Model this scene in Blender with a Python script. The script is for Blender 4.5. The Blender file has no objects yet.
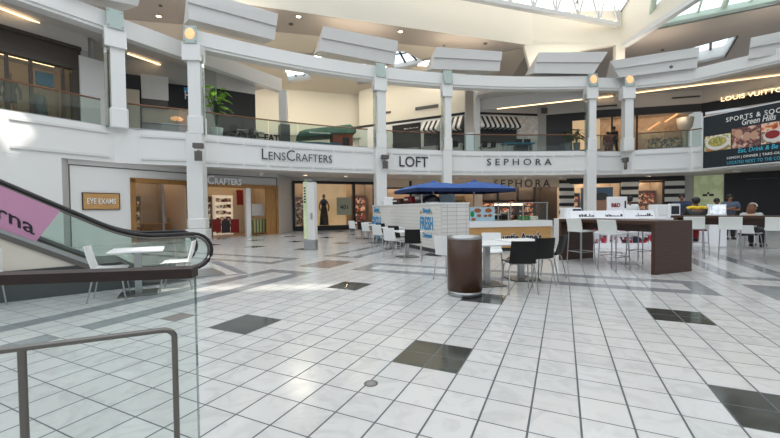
import bpy, bmesh, math, random
from mathutils import Vector, Matrix
random.seed(7)
C = bpy.context.scene.collection
PI = math.pi
# ------------------------------------------------------------------ survey helpers
EYE=1.28; FPX=366.02; PITCH=-.026; ROLL=-.0112
_F=Vector((0,math.cos(PITCH),math.sin(PITCH))); _U=Vector((0,-math.sin(PITCH),math.cos(PITCH))); _R=Vector((1,0,0))
_R2=_R*math.cos(ROLL)+_U*math.sin(ROLL); _U2=-_R*math.sin(ROLL)+_U*math.cos(ROLL)
def ray(px,py): return _F+(px-390)/FPX*_R2+(219-py)/FPX*_U2
def atz(px,py,z):
    d=ray(px,py); t=(z-EYE)/d.z; return Vector((d.x*t,d.y*t,z))
def aty(px,py,Y):
    d=ray(px,py); t=Y/d.y; return Vector((d.x*t,Y,EYE+d.z*t))
class Frame:
    """wall frame: x along p->q, y into the wall, z up"""
    def __init__(s,p,q,z=0):
        s.p=Vector((p[0],p[1],z)); d=Vector((q[0]-p[0],q[1]-p[1],0)); s.L=d.length; d.normalize()
        s.x=d; s.y=Vector((-d.y,d.x,0)); s.a=math.atan2(d.y,d.x)
    def cast(s,px,py,off=0):
        d=ray(px,py); o=s.p+s.y*off; e=Vector((0,0,EYE))
        t=(o-e).dot(s.y)/d.dot(s.y); h=e+d*t
        return (h-s.p).dot(s.x), h.z
    def W(s,x,y,z): return s.p+s.x*x+s.y*y+Vector((0,0,z))
# ------------------------------------------------------------------ materials
def lin(h):
    if isinstance(h,str):
        h=h.lstrip('#'); v=[int(h[i:i+2],16)/255 for i in (0,2,4)]
        return tuple(c/12.92 if c<=.04045 else ((c+.055)/1.055)**2.4 for c in v)+(1,)
    return tuple(h)+(1,) if len(h)==3 else tuple(h)
def mat(name,col,rough=.5,metal=0,var=.06,scale=6,emit=0,spec=.5,bump=0):
    m=bpy.data.materials.new(name); m.use_nodes=True; nt=m.node_tree; b=nt.nodes['Principled BSDF']
    c=lin(col)
    tc=nt.nodes.new('ShaderNodeTexCoord'); nz=nt.nodes.new('ShaderNodeTexNoise'); nz.inputs['Scale'].default_value=scale; nz.inputs['Detail'].default_value=3
    nt.links.new(tc.outputs['Object'],nz.inputs['Vector'])
    mx=nt.nodes.new('ShaderNodeMixRGB'); mx.inputs[1].default_value=tuple(x*(1-var) for x in c[:3])+(1,); mx.inputs[2].default_value=tuple(min(1,x*(1+var)) for x in c[:3])+(1,)
    nt.links.new(nz.outputs['Fac'],mx.inputs[0]); nt.links.new(mx.outputs[0],b.inputs['Base Color'])
    b.inputs['Roughness'].default_value=rough; b.inputs['Metallic'].default_value=metal; b.inputs['Specular IOR Level'].default_value=spec
    if emit:
        nt.links.new(mx.outputs[0],b.inputs['Emission Color']); b.inputs['Emission Strength'].default_value=emit
    if bump:
        bp=nt.nodes.new('ShaderNodeBump'); bp.inputs['Strength'].default_value=bump; nt.links.new(nz.outputs['Fac'],bp.inputs['Height']); nt.links.new(bp.outputs[0],b.inputs['Normal'])
    return m
def wood(name,c1,c2,rough=.4,sc=(1,1,14)):
    m=mat(name,c1,rough); nt=m.node_tree; b=nt.nodes['Principled BSDF']
    tc=nt.nodes.new('ShaderNodeTexCoord'); mp=nt.nodes.new('ShaderNodeMapping'); mp.inputs['Scale'].default_value=sc
    nz=nt.nodes.new('ShaderNodeTexNoise'); nz.inputs['Scale'].default_value=2.2; nz.inputs['Detail'].default_value=6
    r=nt.nodes.new('ShaderNodeValToRGB'); r.color_ramp.elements[0].color=lin(c1); r.color_ramp.elements[1].color=lin(c2)
    r.color_ramp.elements[0].position=.3; r.color_ramp.elements[1].position=.7
    nt.links.new(tc.outputs['Object'],mp.inputs['Vector']); nt.links.new(mp.outputs[0],nz.inputs['Vector']); nt.links.new(nz.outputs['Fac'],r.inputs[0]); nt.links.new(r.outputs[0],b.inputs['Base Color'])
    return m
def glass(name,tint,gloss=.08,rough=.02):
    m=bpy.data.materials.new(name); m.use_nodes=True; nt=m.node_tree
    for n in list(nt.nodes): nt.nodes.remove(n)
    o=nt.nodes.new('ShaderNodeOutputMaterial'); t=nt.nodes.new('ShaderNodeBsdfTransparent'); g=nt.nodes.new('ShaderNodeBsdfGlossy'); x=nt.nodes.new('ShaderNodeMixShader')
    f=nt.nodes.new('ShaderNodeLayerWeight'); f.inputs['Blend'].default_value=.25; mm=nt.nodes.new('ShaderNodeMath'); mm.operation='MULTIPLY_ADD'; mm.inputs[1].default_value=.35; mm.inputs[2].default_value=gloss
    t.inputs['Color'].default_value=lin(tint); g.inputs['Roughness'].default_value=rough
    nt.links.new(f.outputs['Fresnel'],mm.inputs[0]); nt.links.new(mm.outputs[0],x.inputs[0]); nt.links.new(t.outputs[0],x.inputs[1]); nt.links.new(g.outputs[0],x.inputs[2]); nt.links.new(x.outputs[0],o.inputs[0])
    return m
def stripes(name,c1,c2,axis,period,duty=.5,rough=.4,off=0):
    m=mat(name,c1,rough); nt=m.node_tree; b=nt.nodes['Principled BSDF']
    tc=nt.nodes.new('ShaderNodeTexCoord'); sp=nt.nodes.new('ShaderNodeSeparateXYZ'); nt.links.new(tc.outputs['Object'],sp.inputs[0])
    a=nt.nodes.new('ShaderNodeMath'); a.operation='MULTIPLY_ADD'; a.inputs[1].default_value=1/period; a.inputs[2].default_value=off; nt.links.new(sp.outputs[axis],a.inputs[0])
    f=nt.nodes.new('ShaderNodeMath'); f.operation='FRACT'; nt.links.new(a.outputs[0],f.inputs[0])
    g=nt.nodes.new('ShaderNodeMath'); g.operation='GREATER_THAN'; g.inputs[1].default_value=duty; nt.links.new(f.outputs[0],g.inputs[0])
    x=nt.nodes.new('ShaderNodeMixRGB'); x.inputs[1].default_value=lin(c1); x.inputs[2].default_value=lin(c2); nt.links.new(g.outputs[0],x.inputs[0]); nt.links.new(x.outputs[0],b.inputs['Base Color'])
    return m
def blotch(name,cols,scale=6,rough=.5,emit=0,vor=False):
    """several colours scattered in patches: printed pictures, merchandise"""
    m=mat(name,cols[0],rough); nt=m.node_tree; b=nt.nodes['Principled BSDF']
    tc=nt.nodes.new('ShaderNodeTexCoord')
    if vor:
        nz=nt.nodes.new('ShaderNodeTexVoronoi'); nz.inputs['Scale'].default_value=scale; sp=nt.nodes.new('ShaderNodeSeparateColor'); nt.links.new(nz.outputs['Color'],sp.inputs[0]); src=sp.outputs[0]
    else:
        nz=nt.nodes.new('ShaderNodeTexNoise'); nz.inputs['Scale'].default_value=scale; nz.inputs['Detail'].default_value=4; src=nz.outputs['Fac']
    nt.links.new(tc.outputs['Object'],nz.inputs['Vector'])
    r=nt.nodes.new('ShaderNodeValToRGB'); r.color_ramp.interpolation='CONSTANT' if vor else 'LINEAR'
    n=len(cols); lo,hi=(0,1) if vor else (.3,.7)
    r.color_ramp.elements[0].color=lin(cols[0]); r.color_ramp.elements[0].position=lo
    r.color_ramp.elements[1].color=lin(cols[-1]); r.color_ramp.elements[1].position=lo+(hi-lo)*(n-1)/n
    for i in range(1,n-1):
        e=r.color_ramp.elements.new(lo+(hi-lo)*i/n); e.color=lin(cols[i])
    nt.links.new(src,r.inputs[0]); nt.links.new(r.outputs[0],b.inputs['Base Color'])
    if emit: nt.links.new(r.outputs[0],b.inputs['Emission Color']); b.inputs['Emission Strength'].default_value=emit
    return m
M={}
M['white']=mat('white_paint','#e6e6e4',.5,var=.02,scale=.7)
M['trimw']=mat('white_trim','#d9d9d7',.45,var=.02)
M['offwhite']=mat('panel_white','#dcdad6',.5,var=.03,scale=1)
M['cream']=mat('cream_plaster','#e9e2d2',.7,var=.03,scale=.6)
M['taupe']=mat('taupe_ceiling','#b5aaa0',.8,var=.03,scale=.5)
M['greyceil']=mat('grey_ceiling','#cfcbc6',.8,var=.02,scale=.5)
M['greywall']=mat('grey_wall','#b9b7b3',.7,var=.03,scale=1)
M['slopec']=mat('pale_sloped_ceiling','#e2d6c6',.8,var=.03,scale=.5)
M['tan']=mat('tan_wall','#d3c5b0',.7,var=.05,scale=2)
M['darkbrown']=mat('umber_panel','#4c443d',.35,var=.08,scale=2)
M['charcoal']=mat('charcoal_panel','#34353a',.5,var=.08,scale=2)
M['black']=mat('black_paint','#121214',.4,var=.2)
M['blackgloss']=mat('black_plastic','#100f0f',.42,var=.15,spec=.3)
M['rubber']=mat('black_rubber','#1b1b1c',.35,var=.1)
M['chrome']=mat('chrome','#cfcfcf',.18,1,var=.03)
M['steel']=mat('brushed_steel','#aeb0b0',.32,1,var=.06,scale=20)
M['dsteel']=mat('dark_steel','#77736e',.3,1,var=.08,scale=20)
M['bwood']=wood('dark_walnut','#3a2317','#4a2e20',.38,(2,2,18))
M['hwood']=wood('red_mahogany','#1f0e08','#2c150b',.5,(3,30,30))
M['oak']=wood('light_oak','#b98a52','#cba067',.45,(1,1,9))
M['oak2']=wood('honey_oak','#8f6434','#a5793f',.45,(9,9,1))
M['railwood']=wood('brown_handrail','#6a452e','#7d5538',.4,(3,30,30))
M['binbrown']=wood('bin_laminate','#3c2416','#482d1d',.4,(30,30,2))
M['wplastic']=mat('white_plastic','#e9eae8',.35,var=.02)
M['wlam']=mat('white_laminate','#eceded',.3,var=.02)
M['ivory']=mat('stool_white','#dfe1dc',.4,var=.02)
M['pink']=mat('pink_vinyl','#c58fae',.4,var=.02)
M['ink']=mat('dark_ink','#1c1a24',.4)
M['letter']=mat('sign_letter_black','#26262a',.4)
M['blue']=mat('blue_canvas','#26549a',.7,var=.08,scale=3)
M['navy']=mat('navy_canvas','#10244c',.8,var=.1)
M['inkblue']=mat('blue_print','#3a97c9',.5)
M['green']=mat('green_canvas','#1e5a4c',.7,var=.1)
M['teal']=mat('teal_laminate','#0f6f8a',.4)
M['brick']=mat('red_brick','#9a5038',.8,var=.2,scale=30)
M['leaf']=mat('leaf_green','#5f9a28',.45,var=.35,scale=9)
M['leafd']=mat('dark_leaf_green','#33502a',.5,var=.35,scale=9)
M['pot']=mat('grey_planter','#5b5f60',.5)
M['potw']=mat('white_planter','#d8d8d4',.5)
M['red']=mat('red_fabric','#8e1f22',.6,var=.2)
M['yellow']=mat('yellow_fabric','#e9c22a',.6)
M['greenbox']=mat('green_plastic','#138a3c',.4)
M['grate']=mat('vent_grey','#8d8b88',.6)
M['dgrate']=mat('dark_vent','#5f5c5a',.6)
M['skin1']=mat('skin_brown','#6d4632',.5); M['skin2']=mat('skin_light','#c2977d',.5); M['skin3']=mat('skin_tan','#8c6048',.5)
M['hairb']=mat('hair_black','#15110f',.6); M['hairr']=mat('hair_auburn','#6e4830',.6)
M['shirtblue']=mat('shirt_slate','#4d586b',.8); M['shirtgrey']=mat('shirt_grey','#aab0ad',.8); M['shirtnavy']=mat('shirt_navy','#27304a',.8); M['jeans']=mat('dark_trousers','#22222a',.8); M['shirtwhite']=mat('shirt_white','#d9d9d9',.8)
M['tealgrey']=mat('teal_grey_dress','#55727a',.7)
M['rust']=mat('rust_jacket','#6b2f26',.8)
M['rodlit']=mat('copper_rod_light','#e0a878',.5,emit=.8)
M['cove']=mat('cove_light','#ffd9a8',.5,emit=2.4,var=.02)
M['warm2']=mat('bright_warm_lamp','#ffe6cc',.5,emit=11,var=.02)
M['warm']=mat('warm_lamp','#ffe6cc',.5,emit=5,var=.02)
M['lamp']=mat('downlight','#ffe9c8',.5,emit=6,var=.02)
M['roofglow']=mat('roof_glazing','#f3f8ff',.3,emit=1.0,var=.03,scale=.3)
M['upl']=mat('added_uplight','#fff1df',.5,emit=7,var=.02)
M['boxgrey']=mat('acoustic_panel_grey','#d0cfcd',.6,var=.02,scale=1)
M['sky']=mat('skylight_glazing','#e4f0f8',.3,emit=1.5,var=.03,scale=.3)
M['sconce']=mat('frosted_glass_panel','#a9bab4',.25,var=.04)
M['sconcelit']=mat('sconce_lamp','#f2b27e',.4,emit=.75,var=.1)
M['lvlit']=mat('lit_letters','#ffe2b4',.4,emit=1.6)
M['lvtan']=blotch('boutique_curtain',['#a58568','#bd9f80','#ad8c6e','#c9b090'],1.3,.3,.12)  # slight glow in the colour stands in for shop light
M['lvgold']=blotch('gold_display',['#6d5a3c','#b99d63','#54452f','#d6c08c'],9,.4,vor=True)
M['pinkshelf']=blotch('glowing_shelf_goods',['#5a2c22','#b5402e','#d89a76','#7c4a38','#e8c7a0'],7,.5,.4,vor=True)  # goods glow by themselves in place of shelf lighting
M['goods']=blotch('mixed_goods',['#3a2a22','#a88864','#c9b594','#5e2020','#d9d3c4'],9,.5,.15,vor=True)  # faint glow put into the goods in place of shop light
M['plinth']=mat('dark_stone','#3c403f',.35,var=.15,scale=5)
M['beige']=mat('beige_cladding','#d9d3c6',.5,var=.03)
M['stripebw']=stripes('black_white_bands','#e4e2da','#141412',2,.535,.56,.35)
M['stripeawn']=stripes('striped_awning','#ecebe6','#1c1c1c',0,.36,.55,.6)
M['stripegreen']=stripes('green_striped_box','#b9bc86','#4a5c38',0,.17,.6,.6)
M['shiplap']=stripes('white_planks','#dedbd4','#b3b0aa',2,.115,.93,.5)
M['glass']=glass('rail_glass','#eaf1ee',.04)
M['glassg']=glass('escalator_glass','#e4efea',.06)
M['glassfore']=glass('guard_glass','#f6faf9',.012)
M['glassshop']=glass('shop_glass','#f3f3ef',.03)
M['glassedge']=glass('tinted_fin_glass','#d9e3e0',.2)
M['posterlit']=mat('lit_poster','#e0bd92',.5,emit=.45,var=.25,scale=1.2)
M['palegreen']=blotch('pale_green_poster',['#b9c49a','#c3cda6','#aebb90'],1.5,.5,.18)
M['screen']=mat('dark_screen','#20252b',.15)
M['display']=blotch('lit_display',['#dfe7f0','#8fa3b8','#f3f6fa','#c8d2de'],5,.3,.5)
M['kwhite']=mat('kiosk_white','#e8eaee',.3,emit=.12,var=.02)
M['signblue']=mat('blue_black_board','#0d1c26',.4,var=.1)
M['cyan']=mat('cyan_print','#3fb2cf',.5)
M['signtxt']=mat('white_print','#e6e6e2',.5)
def tilegrid():
    m=mat('white_wall_tile','#dcdad6',.3); nt=m.node_tree; b=nt.nodes['Principled BSDF']
    tc=nt.nodes.new('ShaderNodeTexCoord'); mp=nt.nodes.new('ShaderNodeMapping'); mp.inputs['Rotation'].default_value=(PI/2,0,0)
    br=nt.nodes.new('ShaderNodeTexBrick'); br.offset=0; br.inputs['Scale'].default_value=1; br.inputs['Brick Width'].default_value=.30; br.inputs['Row Height'].default_value=.12; br.inputs['Mortar Size'].default_value=.006
    br.inputs['Color1'].default_value=lin('#e0deda'); br.inputs['Color2'].default_value=lin('#d8d5d0'); br.inputs['Mortar'].default_value=lin('#a5a29c')
    nt.links.new(tc.outputs['Object'],mp.inputs[0]); nt.links.new(mp.outputs[0],br.inputs['Vector']); nt.links.new(br.outputs['Color'],b.inputs['Base Color'])
    return m
M['ktile']=tilegrid()
# ------------------------------------------------------------------ mesh builder
class MB:
    def __init__(s): s.v=[]; s.f=[]; s.sm=[]; s.mi=[]; s.m=0
    def add(s,vs,fs,smooth=False):
        o=len(s.v); s.v+= [tuple(v) for v in vs]
        for f in fs: s.f.append([i+o for i in f]); s.sm.append(smooth); s.mi.append(s.m)
        return s
    def box(s,c,d,rz=0,rx=0):
        x,y,z=d[0]/2,d[1]/2,d[2]/2
        R=Matrix.Rotation(rz,3,'Z')@Matrix.Rotation(rx,3,'X')
        vs=[Vector(c)+R@Vector((sx*x,sy*y,sz*z)) for sz in(-1,1) for sx,sy in((-1,-1),(1,-1),(1,1),(-1,1))]
        return s.add(vs,[(3,2,1,0),(4,5,6,7),(0,1,5,4),(1,2,6,5),(2,3,7,6),(3,0,4,7)])
    def ab(s,a,b): return s.box([(a[i]+b[i])/2 for i in range(3)],[abs(b[i]-a[i]) for i in range(3)])
    def rbox(s,c,d,r=.02,rz=0):
        # box with chamfered vertical and top edges
        x,y=d[0]/2,d[1]/2; z0=c[2]-d[2]/2; z1=c[2]+d[2]/2; r=min(r,x*.9,y*.9,d[2]*.45)
        def ring(ix,z):
            p=[(-x+ix,-y+r),(-x+r,-y+ix),(x-r,-y+ix),(x-ix,-y+r),(x-ix,y-r),(x-r,y-ix),(-x+r,y-ix),(-x+ix,y-r)]
            cs,sn=math.cos(rz),math.sin(rz)
            return [(c[0]+a*cs-b*sn,c[1]+a*sn+b*cs,z) for a,b in p]
        rings=[ring(r*.6,z0),ring(0,z0+r*.6),ring(0,z1-r*.6),ring(r*.6,z1)]
        vs=[v for q in rings for v in q]; fs=[list(range(7,-1,-1)),[24+i for i in range(8)]]
        for k in range(3):
            for i in range(8): fs.append((k*8+i,k*8+(i+1)%8,k*8+8+(i+1)%8,k*8+8+i))
        return s.add(vs,fs)
    def prism(s,poly,z0,z1):
        n=len(poly)
        ar=sum(poly[i][0]*poly[(i+1)%n][1]-poly[(i+1)%n][0]*poly[i][1] for i in range(n))
        if ar<0: poly=poly[::-1]
        vs=[(p[0],p[1],z0) for p in poly]+[(p[0],p[1],z1) for p in poly]
        return s.add(vs,[list(range(n-1,-1,-1)),list(range(n,2*n))]+[(i,(i+1)%n,n+(i+1)%n,n+i) for i in range(n)])
    def extr(s,poly,vec):
        n=len(poly); v=Vector(vec); P=[Vector(p) for p in poly]
        nrm=Vector((0,0,0))
        for i in range(n): nrm+=P[i].cross(P[(i+1)%n])
        if nrm.dot(v)>0: P=P[::-1]
        return s.add(P+[p+v for p in P],[list(range(n)),list(range(2*n-1,n-1,-1))]+[(i,n+i,n+(i+1)%n,(i+1)%n) for i in range(n)])
    def seg(s,p,q,z0,z1,th=.2):
        # wall whose face is p-q (seen from the right-hand side), thickness behind it
        d=Vector((q[0]-p[0],q[1]-p[1])); d.normalize(); n=Vector((-d.y,d.x))*th
        return s.prism([(p[0],p[1]),(q[0],q[1]),(q[0]+n.x,q[1]+n.y),(p[0]+n.x,p[1]+n.y)],z0,z1)
    def tube(s,path,r,n=8,closed=False):
        P=[Vector(p) for p in path]; k=len(P); vs=[]
        for i,p in enumerate(P):
            a=P[(i-1)%k] if (closed or i>0) else p; b=P[(i+1)%k] if (closed or i<k-1) else p
            t=(b-a).normalized(); u=Vector((0,0,1)) if abs(t.z)<.95 else Vector((1,0,0))
            x=t.cross(u).normalized(); y=x.cross(t)
            rr=r[i] if isinstance(r,(list,tuple)) else r
            vs+=[p+x*math.cos(2*PI*j/n)*rr+y*math.sin(2*PI*j/n)*rr for j in range(n)]
        fs=[]
        for i in range(k if closed else k-1):
            for j in range(n):
                a=i*n+j; b=i*n+(j+1)%n; c=((i+1)%k)*n+(j+1)%n; d=((i+1)%k)*n+j
                fs.append((a,d,c,b))
        s.add(vs,fs,True)
        if not closed: s.add(vs[:n],[list(range(n))]); s.add(vs[-n:],[list(range(n-1,-1,-1))])
        return s
    def lathe(s,prof,c=(0,0,0),n=24,smooth=True):
        vs=[]; k=len(prof)
        for r,z in prof:
            vs+=[(c[0]+r*math.cos(2*PI*j/n),c[1]+r*math.sin(2*PI*j/n),c[2]+z) for j in range(n)]
        fs=[]
        for i in range(k-1):
            for j in range(n): fs.append((i*n+j,i*n+(j+1)%n,(i+1)*n+(j+1)%n,(i+1)*n+j))
        s.add(vs,fs,smooth)
        if prof[0][0]>1e-4: s.add(vs[:n],[list(range(n-1,-1,-1))])
        if prof[-1][0]>1e-4: s.add(vs[-n:],[list(range(n))])
        return s
    def sheet(s,grid,th,smooth=True):
        # grid[i][j] points -> thick curved plate
        a=len(grid); b=len(grid[0]); G=[[Vector(p) for p in r] for r in grid]; N=[]
        for i in range(a):
            row=[]
            for j in range(b):
                du=G[min(i+1,a-1)][j]-G[max(i-1,0)][j]; dv=G[i][min(j+1,b-1)]-G[i][max(j-1,0)]
                row.append(du.cross(dv).normalized()*th/2)
            N.append(row)
        top=[G[i][j]+N[i][j] for i in range(a) for j in range(b)]; bot=[G[i][j]-N[i][j] for i in range(a) for j in range(b)]
        fs=[]; k=a*b
        for i in range(a-1):
            for j in range(b-1):
                q=(i*b+j,(i+1)*b+j,(i+1)*b+j+1,i*b+j+1); fs.append(q); fs.append(tuple(x+k for x in q[::-1]))
        s.add(top+bot,fs,smooth)
        ed=[i*b for i in range(a)]+[(a-1)*b+j for j in range(1,b)]+[i*b+b-1 for i in range(a-2,-1,-1)]+[j for j in range(b-2,0,-1)]
        m=len(ed); s.add([top[e] for e in ed]+[bot[e] for e in ed],[(i,m+i,m+(i+1)%m,(i+1)%m) for i in range(m)])
        return s
    def ball(s,c,r,n=10,m=7):
        rx,ry,rz=(r,r,r) if not isinstance(r,(tuple,list)) else r
        vs=[]
        for i in range(m+1):
            a=PI*i/m
            vs+=[(c[0]+rx*math.sin(a)*math.cos(2*PI*j/n),c[1]+ry*math.sin(a)*math.sin(2*PI*j/n),c[2]-rz*math.cos(a)) for j in range(n)]
        return s.add(vs,[(i*n+j,i*n+(j+1)%n,(i+1)*n+(j+1)%n,(i+1)*n+j) for i in range(m) for j in range(n)],True)
    def mesh(s,name,mats):
        me=bpy.data.meshes.new(name); me.from_pydata(s.v,[],s.f)
        for m in (mats if isinstance(mats,(list,tuple)) else [mats]): me.materials.append(M[m] if isinstance(m,str) else m)
        me.polygons.foreach_set('use_smooth',s.sm); me.polygons.foreach_set('material_index',s.mi); me.update(); return me
    def build(s,name,mats,parent=None,at=None):
        o=bpy.data.objects.new(name,s.mesh(name,mats)); C.objects.link(o)
        if parent: o.parent=parent
        if at is not None: put(o,at)
        return o
def put(o,at):
    if isinstance(at,Frame): o.location=at.p; o.rotation_euler=(0,0,at.a)
    else: o.location=at[:3]; o.rotation_euler=(0,0,at[3] if len(at)>3 else 0)
def tag(o,label,cat,group=None):
    o['label']=label; o['category']=cat
    if group: o['group']=group
    return o
def struct(o): o['kind']='structure'; return o
def thing(name,label,cat,at=(0,0,0),group=None):
    o=bpy.data.objects.new(name,None); C.objects.link(o); o.empty_display_size=.1; put(o,at); return tag(o,label,cat,group)
def dup(root,at,label=None,group=None):
    r=root.copy(); C.objects.link(r); put(r,at)
    if label: r['label']=label
    if group: r['group']=group
    for ch in list(root.children):
        c=ch.copy(); C.objects.link(c); c.parent=r
        for g in list(ch.children):
            d=g.copy(); C.objects.link(d); d.parent=c
    return r
def textmesh(s,w,h,depth=.02,bold=0,smallcaps=False,spacing=1,shear=0):
    """lettering as a mesh filling w x h in the local xz plane, facing -y"""
    cu=bpy.data.curves.new('lettering','FONT'); cu.body=s; cu.extrude=depth/2; cu.offset=bold; cu.space_character=spacing; cu.shear=shear; cu.resolution_u=3
    if smallcaps:
        cu.small_caps_scale=.74
        for f in cu.body_format: f.use_small_caps=True
    o=bpy.data.objects.new('lettering',cu); C.objects.link(o)
    dg=bpy.context.evaluated_depsgraph_get(); me=bpy.data.meshes.new_from_object(o.evaluated_get(dg)); bpy.data.objects.remove(o)
    xs=[v.co.x for v in me.vertices]; ys=[v.co.y for v in me.vertices]; x0,x1,y0,y1=min(xs),max(xs),min(ys),max(ys)
    for v in me.vertices:
        x=(v.co.x-x0)/(x1-x0)*w; z=(v.co.y-y0)/(y1-y0)*h; v.co=Vector((x,-v.co.z,z))
    me.materials.clear(); return me
def letters(s,w,h,material,name='lettering',parent=None,at=None,loc=None,**k):
    me=textmesh(s,w,h,**k); me.materials.append(M[material]); o=bpy.data.objects.new(name,me); C.objects.link(o)
    if parent: o.parent=parent
    if at is not None: put(o,at)
    if loc: o.location=loc
    return o
def wallletters(fr,s,px0,py0,px1,py1,material,label,off=-.04,cat='sign',name='store_sign',**k):
    """lettering on a wall frame, spanning photo points lower-left (px0,py0) to upper-right (px1,py1)"""
    x0,z0=fr.cast(px0,py0,off); x1,z1=fr.cast(px1,py1,off)
    me=textmesh(s,x1-x0,k.pop('h',z1-z0),**k); me.materials.append(M[material]); o=bpy.data.objects.new(name,me); C.objects.link(o)
    o.location=fr.W(x0,off,z0); o.rotation_euler=(0,0,fr.a); tag(o,label,cat); return o
# ------------------------------------------------------------------ floor of tiles (lattice measured in tile units)
A=EYE/4.5763; YAW=-.4417; CU,CV=4.6538,-9.8451
def floor_mats():
    out=[]
    for nm,c,var,r in (('marble_white','#cbcac7',.05,.17),('tile_dark_green','#3f423d',.15,.1),('tile_grey','#8f9294',.06,.14),('tile_rose','#8a7d78',.08,.14)):
        m=bpy.data.materials.new(nm); m.use_nodes=True; nt=m.node_tree; N=nt.nodes.new; L=nt.links.new; b=nt.nodes['Principled BSDF']
        tc=N('ShaderNodeTexCoord')
        fl=N('ShaderNodeVectorMath'); fl.operation='FLOOR'; L(tc.outputs['Object'],fl.inputs[0])
        wn=N('ShaderNodeTexWhiteNoise'); wn.noise_dimensions='3D'; L(fl.outputs[0],wn.inputs['Vector'])
        ad=N('ShaderNodeVectorMath'); ad.operation='MULTIPLY_ADD'; L(wn.outputs['Color'],ad.inputs[0]); ad.inputs[1].default_value=(9,9,9); L(tc.outputs['Object'],ad.inputs[2])
        n1=N('ShaderNodeTexNoise'); n1.inputs['Scale'].default_value=1.1; n1.inputs['Detail'].default_value=6; n1.inputs['Distortion'].default_value=1.6; L(ad.outputs[0],n1.inputs['Vector'])
        rp=N('ShaderNodeValToRGB'); e=rp.color_ramp.elements; c0=lin(c)
        e[0].position=.36; e[0].color=tuple(x*(1-2.2*var) for x in c0[:3])+(1,); e[1].position=.52; e[1].color=c0
        L(n1.outputs['Fac'],rp.inputs[0])
        v=N('ShaderNodeMath'); v.operation='MULTIPLY_ADD'; v.inputs[1].default_value=var*1.6; v.inputs[2].default_value=1-var*.9; L(wn.outputs['Value'],v.inputs[0])
        mu=N('ShaderNodeVectorMath'); mu.operation='SCALE'; L(rp.outputs[0],mu.inputs[0]); L(v.outputs[0],mu.inputs['Scale'])
        sp=N('ShaderNodeSeparateXYZ'); L(tc.outputs['Object'],sp.inputs[0]); masks=[]
        for ax,wd in ((0,.022),(1,.016)):
            f=N('ShaderNodeMath'); f.operation='PINGPONG'; f.inputs[1].default_value=.5; L(sp.outputs[ax],f.inputs[0])
            g=N('ShaderNodeMath'); g.operation='LESS_THAN'; g.inputs[1].default_value=wd; L(f.outputs[0],g.inputs[0]); masks.append(g)
        mx=N('ShaderNodeMath'); mx.operation='MAXIMUM'; L(masks[0].outputs[0],mx.inputs[0]); L(masks[1].outputs[0],mx.inputs[1])
        cm=N('ShaderNodeMixRGB'); L(mx.outputs[0],cm.inputs[0]); L(mu.outputs[0],cm.inputs[1]); cm.inputs[2].default_value=lin('#54585a'); L(cm.outputs[0],b.inputs['Base Color'])
        rr=N('ShaderNodeMath'); rr.operation='MULTIPLY_ADD'; rr.inputs[1].default_value=.5; rr.inputs[2].default_value=r; L(mx.outputs[0],rr.inputs[0]); L(rr.outputs[0],b.inputs['Roughness'])
        b.inputs['Specular IOR Level'].default_value=.5
        out.append(m)
    return out
def tile_kind(u,v):
    def ring(u0,u1,v0,v1): return u0<=u<u1 and v0<=v<v1 and not (u0+1<=u<u1-1 and v0+1<=v<v1-1)
    if u==-13 and v==-3: return 0
    if ring(-10,12,14,18) or ring(-40,-18,14,18) or ring(18,40,14,18): return 2
    if ring(-16,-12,-24,12) or ring(14,18,20,60) or ring(-17,-13,20,60) or ring(14,18,-24,12): return 2
    if -15<=u<-12 and 14<=v<18: return 3
    if 14<=u<18 and 14<=v<18: return 2
    if u<-2 and v<-2: return 0
    if u==-11 and v==0: return 3
    if u%8 in (0,1) and v%8 in (0,1) and -10<u<12 and not 13<=v<19: return 1
    if u%8 in (0,1) and v%8 in (0,1) and u<-18 and v>18: return 1
    return 0
fb=MB(); U0,U1,V0,V1=-62,92,-22,100
for u in range(U0,U1):
    for v in range(V0,V1):
        fb.m=tile_kind(u,v); fb.add([(u,v,0),(u+1,v,0),(u+1,v+1,0),(u,v+1,0)],[(0,1,2,3)])
me=fb.mesh('floor',floor_mats()); flo=bpy.data.objects.new('floor',me); C.objects.link(flo); struct(flo)
flo.scale=(A,A,A)
cs,sn=math.cos(YAW),math.sin(YAW)
flo.location=(-(CU*cs-CV*sn)*A,-(CU*sn+CV*cs)*A,0); flo.rotation_euler=(0,0,YAW)
# ------------------------------------------------------------------ plan of the rotunda
HF=4.7; SO=3.32; BB=8.55; BT=9.3; HD=11.85
CEN=Vector((10.24,-8.63)); RAD=31.36
colA=(-11.2,15.0); colB=(-8.85,16.35); colR=(12.43,22.72); colS=(15.0,22.75)
a0=math.atan2(colB[1]-CEN.y,colB[0]-CEN.x); a1=math.atan2(colR[1]-CEN.y,colR[0]-CEN.x)
ARC=[(CEN.x+RAD*math.cos(a0+(a1-a0)*i/20),CEN.y+RAD*math.sin(a0+(a1-a0)*i/20)) for i in range(21)]
LEFT=[(-19.3,2.3),(-12.92,12.26),colA,(-10.6,15.5)]
RIGHT=[(13.0,23.0),(14.66,23.1),colS,(17.85,21.75),(20.1,18.9),(21.6,14.5),(22.0,8.0)]
FP=LEFT+ARC+RIGHT
def normals(P):
    out=[]
    for i in range(len(P)):
        a=Vector(P[max(i-1,0)]); b=Vector(P[min(i+1,len(P)-1)]); t=(b-a).normalized(); out.append(Vector((-t.y,t.x)))
    return out
NP=normals(FP)
def off(d): return [(p[0]+n.x*d,p[1]+n.y*d) for p,n in zip(FP,NP)]
def band(mb,o0,o1,z0,z1,i0=0,i1=None):
    a=off(o0); b=off(o1)
    for i in range(i0,(i1 if i1 is not None else len(FP)-1)): mb.prism([a[i],a[i+1],b[i+1],b[i]],z0,z1)
def lerp(p,q,t): return (p[0]+(q[0]-p[0])*t,p[1]+(q[1]-p[1])*t)
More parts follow.
